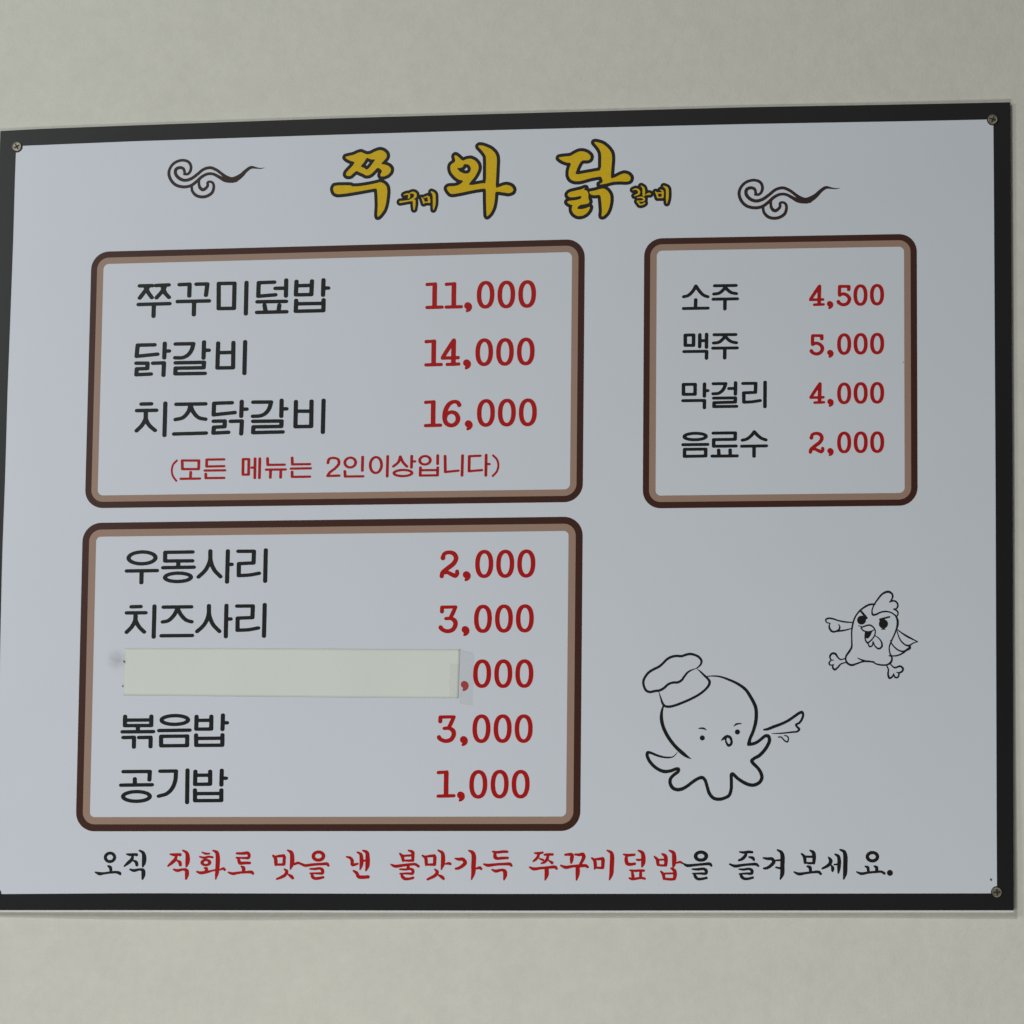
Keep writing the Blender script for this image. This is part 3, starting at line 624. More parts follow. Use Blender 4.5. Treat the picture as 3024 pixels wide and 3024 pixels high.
 'title3': """P;0;0;54.49,306.71 58.10,307.42 65.33,307.84 68.53,309.80 72.53,311.73 76.14,311.83 80.17,310.30 83.01,307.37 82.43,304.54 80.23,303.58 75.81,303.90 73.43,301.52 71.46,297.50 69.50,291.86 71.92,291.39 78.33,292.44 86.34,293.66 92.14,294.52 92.22,309.16 90.58,313.28 87.33,317.44 85.51,319.52 87.31,319.88 93.34,318.09 98.19,313.89 101.03,309.74 101.67,304.84 100.95,294.70 100.62,286.79 104.41,287.91 108.80,290.23 112.39,291.36 116.00,290.25 118.22,287.35 117.24,284.53 114.05,283.88 108.84,284.34 102.44,284.10 96.85,282.62 90.05,281.78 94.03,284.11 92.39,289.03 88.38,288.73 82.38,287.66 74.38,285.43 69.16,285.36 65.53,287.08 63.69,290.38 63.84,295.67 66.20,301.71 61.37,302.25 57.33,304.19
P;0;0;62.85,273.74 64.44,275.73 68.84,276.84 74.45,277.91 79.04,279.62 76.86,277.65 79.67,276.97 81.22,274.49 81.14,269.62 82.36,267.16 81.38,265.56 78.18,264.83 74.57,264.51 72.18,262.95 71.40,260.94 75.41,260.43 79.81,261.54 82.80,262.89 82.23,259.86 79.85,256.67 76.27,254.73 72.26,254.43 69.04,256.13 67.01,259.02 66.78,262.27 67.76,264.27 64.14,265.58 62.51,267.25 64.11,268.22 70.52,268.67 74.52,269.79 75.31,271.39 74.50,272.43 70.50,271.51 65.69,271.23 63.67,272.09
P;0;0;81.48,275.91 86.49,276.59 91.68,278.08 94.88,278.41 98.11,276.09 100.34,272.39 100.58,267.11 99.43,261.06 97.47,256.65 94.29,253.68 92.69,253.93 93.25,258.37 92.58,266.50 91.73,273.01 86.52,272.53 83.31,273.22""",
 'small1': """V;0;0;-80.75,277.09,0.45 -77.77,277.89,0.65 -76.26,276.72,0.85 -76.47,274.72,0.75 -77.09,273.98,0.30
V;0;0;-75.78,278.47,0.40 -72.80,278.89,0.85 -70.78,277.34,1.15 -70.99,275.08,1.00 -73.22,273.63,0.55 -75.20,272.93,0.30
V;0;0;-84.02,270.89,0.90 -79.42,271.40,0.70 -75.68,271.94,0.65 -71.70,272.09,0.90
V;0;0;-71.69,271.59,1.20 -71.64,268.07,1.13 -71.70,264.06,0.55
V;0;0;-65.25,274.44,0.30 -63.72,271.89,0.85 -63.19,269.37,0.70
V;0;0;-63.50,274.14,0.35 -60.03,275.31,0.65
V;0;0;-58.90,274.28,1.00 -58.47,270.50,1.05
V;0;0;-62.70,270.11,0.45 -57.97,270.12,0.65
V;0;0;-56.60,279.24,0.55 -54.58,277.18,1.25 -54.02,272.65,1.25 -54.07,267.64,1.15 -54.63,263.39,0.37""",
 'small2': """V;0;0;119.99,276.51,0.37 122.69,277.19,0.64 125.16,275.39,0.89 125.18,273.14,0.84 123.22,271.95,0.64 121.26,271.25,0.37
V;0;0;127.09,279.82,0.37 129.07,277.78,0.89 129.46,274.53,1.14 129.36,271.30,0.89
V;0;0;131.07,271.75,0.37 134.01,272.67,0.89 134.99,272.40,0.69
V;0;0;123.73,269.44,0.35 127.41,269.73,0.64 129.63,268.55,0.82 129.64,267.06,0.69 127.19,266.37,0.49 123.75,266.46,0.40 125.24,264.68,0.69 126.23,263.41,0.69 128.68,263.60,0.64 130.14,264.56,0.64
V;0;0;139.64,274.27,0.44 140.88,272.25,0.79 141.63,269.24,0.69
V;0;0;144.04,275.90,0.37 145.77,274.62,0.79 145.80,269.64,0.89
V;0;0;141.12,273.24,0.54 145.53,273.13,0.59
V;0;0;141.88,269.24,0.59 145.80,269.14,0.59
V;0;0;146.72,279.07,0.49 149.43,277.01,1.14 149.94,273.02,1.23 149.85,268.04,1.09 149.51,264.07,0.44""",
 'cloud1': """V;0;0;-205.16,304.62,0.10 -208.68,304.06,0.35 -212.72,304.62,0.66 -217.28,305.24,1.26 -221.77,302.37,1.52 -225.72,298.43,1.92 -230.21,295.51,2.43 -234.23,294.35,2.53 -238.31,296.23,1.82 -242.93,299.63,1.32 -248.08,303.57,1.27 -253.70,305.89,1.27 -259.75,304.63,1.27 -265.72,299.97,1.32 -271.21,296.31,1.37 -276.76,295.19,1.37 -281.89,297.35,1.42 -285.03,301.49,1.42 -284.61,305.28,1.42 -281.09,306.71,1.32 -277.92,305.51,1.22 -276.93,302.54,1.12 -276.89,300.77,1.01
V;0;0;-277.15,300.78,1.12 -273.85,300.84,1.12 -271.64,303.67,1.22 -271.38,307.98,1.22 -273.59,311.58,1.22 -278.70,313.24,1.17 -285.26,311.64,1.22 -289.48,307.44,1.22 -291.03,301.90,1.32 -288.95,295.76,1.32 -284.28,291.08,1.32 -277.14,289.27,1.32 -271.08,290.23,1.32 -266.09,293.65,1.37 -261.12,298.08,1.32 -256.11,300.38,1.22 -251.04,300.10,1.22 -245.92,297.43,1.37 -240.80,294.52,1.62 -235.73,293.63,1.72 -230.69,294.26,1.92
V;0;0;-270.29,289.20,1.12 -269.44,285.13,1.22 -265.81,281.24,1.32 -260.71,279.85,1.32 -255.67,280.73,1.32 -251.69,283.67,1.32 -250.38,288.69,1.22 -251.27,292.00,1.11 -253.93,293.44,1.01 -255.94,292.63,1.11 -255.87,289.84,1.22 -257.74,287.36,1.32 -260.35,286.31,1.42 -262.93,288.51,1.32 -263.77,292.07,1.11 -263.58,294.60,0.91""",
 'cloud2': """V;0;0;299.10,273.73,0.10 295.52,273.15,0.35 291.43,273.72,0.66 286.82,274.35,1.26 282.22,271.43,1.51 278.13,267.42,1.92 273.52,264.45,2.42 269.43,263.27,2.52 265.33,265.17,1.82 260.71,268.63,1.31 255.57,272.62,1.26 249.92,274.98,1.26 243.76,273.70,1.26 237.61,268.96,1.32 231.97,265.23,1.37 226.32,264.08,1.37 221.17,266.28,1.42 218.07,270.48,1.42 218.57,274.33,1.42 222.17,275.79,1.32 225.36,274.58,1.22 226.30,271.56,1.11 226.30,269.76,1.01
V;0;0;226.05,269.76,1.11 229.39,269.83,1.11 231.69,272.71,1.22 232.04,277.09,1.22 229.87,280.75,1.22 224.72,282.43,1.17 218.04,280.80,1.22 213.68,276.52,1.22 212.00,270.89,1.32 213.98,264.65,1.32 218.63,259.90,1.32 225.83,258.07,1.32 231.99,259.05,1.32 237.12,262.53,1.37 242.24,267.04,1.32 247.37,269.38,1.21 252.50,269.10,1.21 257.63,266.39,1.36 262.77,263.43,1.62 267.89,262.53,1.72 273.01,263.18,1.92
V;0;0;232.77,258.00,1.11 233.55,253.86,1.21 237.16,249.91,1.31 242.29,248.50,1.31 247.42,249.41,1.31 251.51,252.39,1.31 252.94,257.50,1.21 252.11,260.87,1.11 249.44,262.32,1.01 247.39,261.50,1.11 247.39,258.67,1.21 245.45,256.14,1.31 242.79,255.08,1.42 240.21,257.30,1.31 239.43,260.92,1.11 239.68,263.49,0.91""",
 'octopus': """V;0;0;177.36,-139.65,0.38 180.71,-136.65,0.72 181.65,-133.29,0.91 179.23,-129.90,0.96 175.85,-128.18,0.96 172.00,-127.33,1.01 168.63,-127.88,1.01 164.78,-129.05,1.01 159.96,-128.91,1.01 156.59,-129.45,1.01 152.27,-131.59,1.01 148.91,-134.93,0.96 145.56,-137.79,1.01 140.75,-140.16,1.01 136.90,-142.54,1.01 134.03,-145.89,1.01 132.13,-150.21,1.01 132.65,-154.55,0.96 134.60,-158.18,1.01 137.99,-159.50,1.01 141.84,-158.71,1.01 145.69,-158.26,1.01 149.53,-156.37,1.01 153.37,-153.03,0.96 157.21,-151.62,0.96 161.54,-151.41,1.01 164.90,-149.51,0.96 167.05,-146.40,0.87 170.16,-142.82,0.77 173.51,-140.92,0.48 177.36,-139.75,0.24
V;0;0;145.46,-159.46,0.19 146.93,-164.28,0.58 149.14,-170.07,0.96 150.84,-171.62,0.96 153.97,-172.12,1.01 158.29,-171.34,1.01 165.02,-168.98,1.01 172.21,-165.91,1.01 179.40,-162.13,0.96 185.14,-157.61,0.96 188.24,-153.55,1.06 188.47,-150.66,1.06 186.78,-148.25,0.96 183.64,-145.34,0.82 180.74,-142.43,0.58 178.08,-140.24,0.19
V;0;0;186.05,-146.56,0.24 191.33,-146.26,0.48 197.58,-146.89,0.67 205.75,-149.84,0.91 212.00,-152.77,1.06 219.30,-158.11,1.25 223.54,-164.38,1.34 225.71,-168.23,1.39 227.88,-173.51,1.44 228.38,-180.22,1.44 227.68,-186.92,1.43 225.56,-194.08,1.34 223.18,-199.81,1.34 222.01,-204.34,1.43
V;0;0;149.06,-171.99,0.67 147.98,-176.31,1.06 147.78,-182.55,1.44 149.02,-188.32,1.44 151.70,-194.58,1.44 155.59,-200.83,1.44 160.43,-206.61,1.44 166.23,-211.91,1.53 170.08,-214.81,0.96 173.21,-216.50,0.19
V;0;0;222.01,-204.48,1.43 225.11,-204.21,1.34 228.45,-203.09,1.29 231.79,-200.81,1.24 236.08,-197.49,1.34 238.47,-197.60,1.43 239.67,-200.86,1.43 238.01,-205.63,1.43 234.69,-210.38,1.43 230.88,-214.18,1.43 226.59,-216.55,1.34 224.68,-218.45,1.43 225.65,-220.36,1.43 229.48,-224.20,1.34 232.36,-228.50,1.43 233.32,-232.80,1.43 231.43,-236.60,1.43 227.62,-238.73,1.43 223.80,-238.95,1.43 219.02,-237.26,1.43 213.27,-233.66,1.34 210.16,-230.78,1.34 208.72,-229.44,1.34 207.52,-229.81,1.34 207.44,-233.63,1.34 207.46,-236.97,1.34 207.33,-242.22,1.34 205.68,-247.45,1.34 201.87,-249.82,1.34 196.62,-250.85,1.38 192.31,-249.78,1.38 188.94,-245.95,1.39 187.00,-240.22,1.34 185.05,-234.48,1.34 182.65,-232.42,1.43 179.30,-233.26,1.34 175.00,-235.87,1.34 169.27,-240.14,1.34 165.44,-242.04,1.44 161.61,-242.59,1.44 157.76,-241.05,1.44 155.58,-237.21,1.44 155.79,-233.39,1.34 158.65,-230.06,1.34 162.24,-227.20,1.34 162.47,-225.29,1.44 160.54,-225.04,1.34 155.75,-226.69,1.34 150.95,-227.15,1.44 146.14,-225.69,1.34 141.31,-222.31,1.34 137.67,-217.98,1.34 135.71,-213.18,1.34 136.18,-211.03,1.25 138.83,-211.28,1.06 143.65,-213.23,0.96 148.47,-214.69,0.77 153.76,-215.34,0.67 157.60,-214.74,0.43 159.99,-212.84,0.29 161.66,-210.45,0.14
V;0;0;182.66,-198.84,2.11
V;0;0;212.45,-194.00,2.11
V;0;0;179.31,-190.91,0.24 181.95,-190.60,0.67 184.35,-191.04,0.67 186.28,-192.30,0.14
V;0;0;209.17,-189.29,0.14 211.18,-187.53,0.67 213.09,-186.97,0.57 215.72,-186.98,0.34
V;0;0;198.78,-201.09,0.29 201.17,-199.19,1.15 203.56,-197.63,1.15 205.95,-198.27,1.15 207.40,-201.14,0.96 207.17,-204.01,1.05 205.03,-205.44,1.05 203.20,-203.03,0.77 202.52,-200.64,0.67 202.99,-198.49,0.67
V;0;0;234.87,-192.23,0.67 237.97,-191.77,1.05 242.74,-189.89,1.24 249.90,-187.30,1.15 255.62,-184.47,1.15 260.86,-180.92,1.15 264.67,-178.32,1.15 267.05,-177.62,1.15 268.01,-179.54,0.95 267.06,-183.36,0.95 264.69,-186.68,0.86 262.07,-188.10,0.86 262.79,-189.78,0.86 264.70,-191.94,0.95 263.27,-193.84,0.76 258.50,-194.43,0.67 249.92,-195.33,0.53 243.71,-195.49,0.29 241.09,-195.61,0.14
V;0;0;247.06,-198.52,0.43 249.45,-198.53,0.53 251.36,-200.45,0.52 252.80,-201.89,0.57 254.71,-202.62,0.57 255.65,-199.52,0.52 254.22,-197.61,0.48 252.07,-197.35,0.33""",
 'chicken': """V;0;0;328.47,-86.39,0.67 323.71,-86.82,0.77 318.23,-89.88,0.72 314.18,-93.68,0.62 311.32,-98.46,0.62 309.65,-104.20,0.67 308.94,-109.95,0.57 309.03,-117.63,0.57 308.84,-122.90,0.72 307.03,-126.24,0.86 304.41,-130.05,0.72 303.94,-133.40,0.67 305.61,-136.53,0.81 308.94,-137.99,0.86 313.22,-136.83,0.67 317.98,-135.20,0.62 323.21,-134.91,0.76 326.54,-135.51,0.57 329.86,-137.22,0.57 333.67,-138.06,0.67 338.41,-138.01,0.62 341.74,-136.13,0.86 342.93,-132.79,0.71 341.27,-128.47,0.57 340.57,-123.67,0.52 342.00,-118.90,0.57 344.62,-113.18,0.57 346.52,-108.40,0.67 347.72,-103.62,0.95 347.49,-99.78,0.86 346.07,-96.41,0.67
V;0;0;313.70,-131.81,0.19 317.03,-133.52,0.57 322.26,-135.00,0.67 327.97,-135.14,0.24
V;0;0;346.07,-96.41,0.57 342.27,-93.73,0.53 337.51,-92.73,0.62 333.23,-93.40,0.62 329.42,-95.18,0.76 326.80,-95.35,0.76 326.09,-92.37,0.53 327.76,-87.10,0.53 331.33,-81.85,0.67 335.14,-77.57,0.77 339.91,-75.94,0.96 343.24,-78.14,0.76 343.23,-81.50,0.67 340.85,-85.08,0.29
V;0;0;341.32,-84.36,0.57 345.13,-83.83,0.67 347.74,-86.35,0.67 347.26,-89.71,0.62 344.17,-91.12,0.29
V;0;0;344.65,-90.74,0.57 347.50,-92.59,0.62 347.97,-94.99,0.57 347.25,-96.90,0.38
V;0;0;316.32,-91.78,0.72 319.18,-95.17,0.91 321.80,-98.18,0.67
V;0;0;319.89,-96.62,1.43 319.42,-98.54,1.91
V;0;0;340.83,-97.32,0.67 337.03,-98.33,0.72 332.98,-99.49,0.86
V;0;0;333.22,-99.50,0.96 334.17,-101.57,1.43
V;0;0;334.17,-107.71,0.33 337.26,-107.74,0.33
V;0;0;316.80,-106.43,0.48 319.89,-105.02,0.57 324.18,-104.20,0.62 327.03,-105.81,0.53 328.84,-109.19,0.48 328.22,-113.02,0.48 325.60,-116.83,0.53 322.50,-119.43,0.67
V;0;0;316.80,-106.67,0.48 318.94,-108.85,0.53 322.75,-109.85,0.48 326.08,-109.16,0.48 327.74,-108.22,0.24
V;0;0;320.60,-109.83,0.43 320.22,-113.90,0.48 320.70,-117.26,0.57 322.27,-119.43,0.67
V;0;0;314.65,-104.63,0.24 317.27,-105.24,0.33
V;0;0;322.98,-120.16,0.48 323.93,-122.32,0.57 326.07,-121.86,0.53 327.02,-117.80,0.33
V;0;0;327.26,-118.76,0.38 328.69,-122.13,0.52 331.78,-124.31,0.67 334.39,-122.42,0.76 333.92,-118.34,0.57 331.31,-114.97,0.43 328.69,-113.26,0.29
V;0;0;309.89,-101.80,0.43 303.21,-101.25,0.62 297.49,-100.00,0.57 292.24,-98.26,0.67 288.90,-98.13,0.67 287.08,-99.17,0.62 287.70,-101.34,0.48 290.81,-102.47,0.38
V;0;0;290.33,-102.57,0.38 289.95,-105.45,0.67 291.77,-108.83,0.81 294.15,-109.57,0.72 297.49,-108.16,0.62 298.92,-106.01,0.62 297.97,-103.12,0.29
V;0;0;296.06,-109.11,0.72 302.26,-108.45,0.62 305.60,-107.76,0.53 308.94,-106.83,0.33
V;0;0;347.47,-108.17,0.33 350.80,-110.84,0.52 356.01,-114.24,0.76 364.54,-118.63,0.33
V;0;0;364.54,-118.73,0.29 360.27,-120.03,0.48 357.42,-121.92,0.67 354.10,-121.17,0.57 350.31,-117.54,0.52 347.94,-112.25,0.38 347.24,-109.37,0.29
V;0;0;357.42,-121.92,0.95 357.89,-123.83,1.05 355.04,-125.72,0.81 352.19,-126.80,0.67 347.45,-125.17,0.57 343.18,-120.83,0.48 341.52,-117.46,0.29
V;0;0;355.99,-124.77,0.76 352.19,-128.09,0.67 347.44,-130.20,0.57 343.17,-130.54,0.52 340.32,-130.37,0.38
V;0;0;303.22,-132.44,0.43 299.41,-133.12,0.53 297.03,-130.94,0.62 295.12,-128.29,0.86 292.50,-128.03,0.86 290.59,-130.41,0.72 291.55,-133.29,0.48 293.70,-133.79,0.29
V;0;0;291.55,-133.53,0.48 289.88,-136.15,0.67 290.84,-137.84,0.53 293.94,-137.39,0.29
V;0;0;293.22,-137.62,0.48 292.99,-140.01,0.67 294.65,-141.70,0.81 297.04,-140.05,0.67 299.89,-136.96,0.57 303.70,-135.79,0.43
V;0;0;338.18,-138.25,0.43 339.83,-141.85,0.57 339.59,-146.15,0.76 340.78,-149.26,0.81 343.15,-148.09,0.67 344.34,-145.47,0.33
V;0;0;344.48,-146.19,0.38 345.52,-148.58,0.67 347.89,-148.60,0.67 348.61,-145.27,0.57 346.71,-144.29,0.29
V;0;0;348.37,-145.03,0.62 351.22,-143.85,0.76 352.17,-141.47,0.81 349.80,-139.30,0.76 345.06,-140.46,0.62 341.74,-137.56,0.43
V;0;0;317.27,-99.86,3.73
V;0;0;335.74,-103.26,3.82
P;0;0;320.46,-109.97 322.75,-110.38 326.32,-109.45 324.89,-112.89 323.32,-115.13 321.22,-115.73 320.56,-113.42""",
 'slogan1': """V;0;0;-330.21,-306.23,0.74 -328.18,-307.44,1.38 -327.61,-310.35,1.23
V;0;0;-341.27,-311.54,0.59 -337.75,-312.76,1.38 -333.78,-312.52,0.98 -328.32,-311.81,0.98 -322.85,-311.57,1.08 -319.85,-312.40,1.37 -319.23,-313.18,0.98
V;0;0;-314.04,-296.08,0.59 -310.80,-296.57,1.23 -307.32,-296.34,1.08 -305.33,-296.58,1.33
V;0;0;-308.54,-297.55,0.98 -309.60,-300.69,1.47 -312.61,-303.59,1.37 -315.78,-306.25,0.69
V;0;0;-307.69,-301.67,0.74 -305.42,-303.12,1.37 -304.87,-305.30,1.32
V;0;0;-302.93,-292.95,0.69 -299.91,-294.66,1.28 -298.75,-297.32,1.77 -298.71,-303.14,1.81 -299.62,-306.77,0.74
V;0;0;-310.73,-309.17,0.69 -307.48,-310.14,1.23 -302.04,-309.18,0.98 -299.28,-310.15,1.57 -298.95,-313.78,1.72 -299.61,-317.32,0.83
E;2.75;2.46;-328.70,-298.77 4.08,3.64 2.0,0""",
 'slogan7': """V;0;0;167.01,-304.93,0.57 170.13,-306.60,1.19 176.82,-306.23,1.05 183.98,-305.57,1.05 189.71,-305.44,1.24 190.81,-306.77,0.95
V;0;0;174.68,-309.69,0.57 178.75,-309.93,1.00 184.48,-309.56,1.09 186.49,-310.99,1.38 186.31,-313.27,1.19 181.63,-313.36,0.86 175.18,-313.49,0.62
V;0;0;176.52,-313.97,0.86 177.35,-315.96,1.33 179.27,-317.86,1.14 183.09,-317.91,1.05 186.81,-317.07,1.00
E;3.14;2.67;182.03,-298.78 4.53,3.38 2.0,0""",
 'slogan8': """V;0;0;214.71,-295.29,0.57 218.28,-295.77,1.05 222.09,-295.30,1.14 225.33,-295.55,1.00
V;0;0;220.19,-296.96,1.05 219.25,-298.85,1.33 216.88,-301.22,1.24 214.12,-302.31,0.86
V;0;0;222.59,-299.57,0.67 225.92,-300.53,1.28 226.78,-302.09,0.90
V;0;0;206.41,-305.57,0.67 210.70,-307.14,1.24 217.37,-306.34,1.05 224.04,-305.74,1.05 228.80,-305.75,1.19 230.61,-307.17,0.81
V;0;0;214.29,-309.75,0.57 217.86,-310.09,0.95 223.10,-309.63,1.00 225.15,-311.05,1.33 224.92,-313.32,1.19 220.26,-313.41,0.85 214.54,-313.78,0.62
V;0;0;215.59,-314.26,0.86 216.46,-316.01,1.33 218.37,-317.72,1.14 222.18,-317.82,1.04 225.88,-316.88,1.00
V;0;0;234.73,-300.40,0.66 238.30,-301.03,1.14 242.10,-301.27,1.33 243.53,-303.64,1.47 241.17,-306.72,1.33 237.84,-308.84,1.14 235.37,-309.22,0.90
V;0;0;245.43,-302.46,0.66 249.23,-302.23,0.85
V;0;0;245.45,-308.38,0.71 249.25,-309.10,0.90
V;0;0;246.60,-293.69,0.66 249.69,-295.60,1.33 250.79,-298.44,1.76 250.77,-306.97,1.80 250.59,-314.07,1.66 249.04,-318.23,0.57
V;0;0;266.89,-296.96,0.71 269.17,-299.43,1.33 269.89,-304.40,1.18
V;0;0;274.14,-294.23,0.66 276.75,-295.89,1.42 277.47,-299.44,1.56 277.24,-304.65,1.23
V;0;0;270.12,-299.43,0.90 276.76,-299.44,0.90
V;0;0;270.60,-304.50,0.76 273.45,-304.88,0.95 277.24,-304.74,0.99
V;0;0;271.79,-307.48,0.76 273.93,-308.43,1.37 274.41,-311.27,1.23
V;0;0;260.65,-312.19,0.57 264.45,-313.85,1.23 270.62,-313.15,0.95 275.36,-312.55,0.95 281.52,-312.32,1.14 283.08,-313.88,1.04
V;0;0;289.56,-299.94,0.62 291.45,-302.78,1.51 290.51,-305.62,1.42 287.67,-307.74,1.18 284.45,-309.30,0.80
V;0;0;292.17,-307.04,0.71 293.02,-308.93,1.37 292.97,-311.20,1.04
V;0;0;294.30,-306.10,0.57 296.66,-305.87,0.76
V;0;0;295.00,-297.35,0.66 297.61,-299.01,1.28 298.46,-301.85,1.47 298.32,-308.00,1.51 297.85,-312.86,0.80
V;0;0;299.26,-293.58,0.66 302.57,-295.24,1.32 303.62,-298.55,1.75 303.62,-307.06,1.80 303.38,-313.67,1.65 302.35,-318.06,0.66
V;0;0;320.30,-307.56,0.57 322.43,-308.51,1.18 322.90,-311.34,1.13
V;0;0;327.86,-307.48,0.66 329.75,-308.52,1.27 329.98,-311.35,1.23
V;0;0;313.22,-312.27,0.57 317.00,-313.69,1.13 322.66,-312.85,0.94 329.27,-312.29,0.94 333.99,-312.16,0.94 336.25,-313.48,1.08
V;0;0;340.97,-313.11,2.45
E;2.83;2.64;326.35,-299.54 4.25,3.49 2.0,0""",
 'slogan2': """V;0;0;-275.75,-296.16,0.59 -272.52,-296.65,1.22 -269.06,-296.42,1.08 -267.07,-296.66,1.32
V;0;0;-270.27,-297.62,0.98 -271.33,-300.77,1.47 -274.34,-303.66,1.37 -277.50,-306.32,0.69
V;0;0;-269.43,-301.74,0.73 -267.16,-303.19,1.37 -266.62,-305.37,1.32
V;0;0;-264.67,-293.04,0.69 -261.66,-294.74,1.27 -260.51,-297.40,1.76 -260.48,-303.20,1.81 -261.39,-306.83,0.73
V;0;0;-272.47,-309.23,0.69 -269.23,-310.20,1.22 -263.81,-309.24,0.98 -261.06,-310.21,1.57 -260.73,-313.84,1.71 -261.39,-317.36,0.83
V;0;0;-247.86,-294.53,0.49 -244.86,-295.74,0.88 -241.40,-295.75,0.68
V;0;0;-249.85,-298.39,0.59 -245.77,-299.27,0.98 -241.83,-298.41,0.88 -238.61,-298.90,0.88
V;0;0;-245.58,-308.06,0.59 -243.59,-308.55,1.22 -243.79,-310.48,1.37
V;0;0;-251.93,-311.19,0.73 -248.94,-312.16,1.17 -244.51,-311.69,1.22 -239.10,-310.49,0.78 -234.67,-309.53,0.68
V;0;0;-238.24,-293.10,0.59 -234.99,-294.79,1.47 -234.09,-297.45,1.76 -234.00,-306.15,1.81 -234.37,-311.94,1.66 -235.39,-317.49,0.59
V;0;0;-231.71,-309.53,0.59 -228.77,-308.57,1.07 -227.66,-309.64,0.98
V;0;0;-217.44,-295.56,0.88 -212.26,-295.66,1.17 -207.83,-295.34,1.27 -206.66,-297.03,1.37 -207.01,-299.30,1.17 -211.19,-299.53,0.88 -217.61,-299.32,0.73
V;0;0;-215.87,-299.91,1.07 -215.33,-302.32,1.37 -214.55,-303.87,1.37 -211.10,-303.87,1.22 -205.93,-303.79,1.12
V;0;0;-213.26,-306.67,0.59 -211.26,-308.12,1.46 -211.21,-310.53,1.46
V;0;0;-224.50,-311.72,0.59 -220.78,-312.93,1.17 -215.86,-312.21,0.98 -209.95,-311.74,0.98 -204.04,-311.75,1.27 -202.93,-312.86,1.07
E;2.84;1.96;-244.30,-303.38 3.32,2.20 2.0,0""",
 'slogan3': """V;0;0;-185.61,-297.65,0.88 -183.59,-299.97,1.41 -183.16,-304.31,1.36 -183.47,-305.99,0.58
V;0;0;-184.61,-298.62,0.68 -180.68,-298.05,1.07 -176.26,-297.57,1.17
V;0;0;-175.84,-298.78,1.36 -176.02,-304.80,1.31
V;0;0;-182.50,-305.27,0.88 -176.11,-305.19,1.07
V;0;0;-173.15,-293.00,0.58 -169.92,-294.93,1.46 -169.13,-297.59,1.75 -169.14,-304.81,1.75 -170.38,-309.15,0.58
V;0;0;-166.78,-304.82,0.97 -163.85,-303.86,1.07 -160.88,-304.83,0.97 -157.67,-306.04,1.17 -151.06,-305.33,1.07 -143.22,-304.86,1.07 -138.31,-304.87,1.26 -137.41,-306.22,0.97
V;0;0;-175.54,-309.14,0.68 -173.54,-311.07,1.36 -174.71,-313.96,1.36 -178.36,-316.12,1.17 -182.02,-317.56,0.78
V;0;0;-172.01,-313.72,0.68 -169.52,-315.41,1.36 -168.12,-316.76,1.17
V;0;0;-153.44,-308.93,0.58 -149.52,-309.04,0.97 -144.13,-308.71,1.07 -142.48,-310.15,1.41 -142.44,-312.56,1.21 -146.99,-312.79,0.87 -153.13,-312.78,0.63
V;0;0;-151.65,-313.27,0.87 -151.11,-315.43,1.36 -149.37,-316.97,1.21 -145.94,-316.98,1.17 -141.78,-316.17,1.07
E;3.01;2.62;-146.18,-298.07 4.42,3.45 2.0,0""",
 'slogan4': """V;0;0;-121.76,-298.65,0.58 -118.31,-299.86,1.21 -116.81,-302.02,1.36 -116.51,-305.39,1.36 -111.87,-304.67,0.78
V;0;0;-112.53,-294.82,0.58 -109.56,-296.51,1.26 -108.88,-299.15,1.60 -108.78,-305.40,1.55 -109.83,-309.48,0.58
V;0;0;-107.66,-293.38,0.68 -104.20,-295.08,1.45 -103.51,-298.68,1.79 -103.53,-306.37,1.74 -104.68,-310.45,0.68
V;0;0;-107.99,-302.52,0.78 -104.59,-301.56,0.78
V;0;0;-115.44,-310.68,0.78 -112.71,-312.60,1.36 -111.10,-315.58,1.45 -106.79,-316.11,1.45 -102.78,-315.83,1.40""",
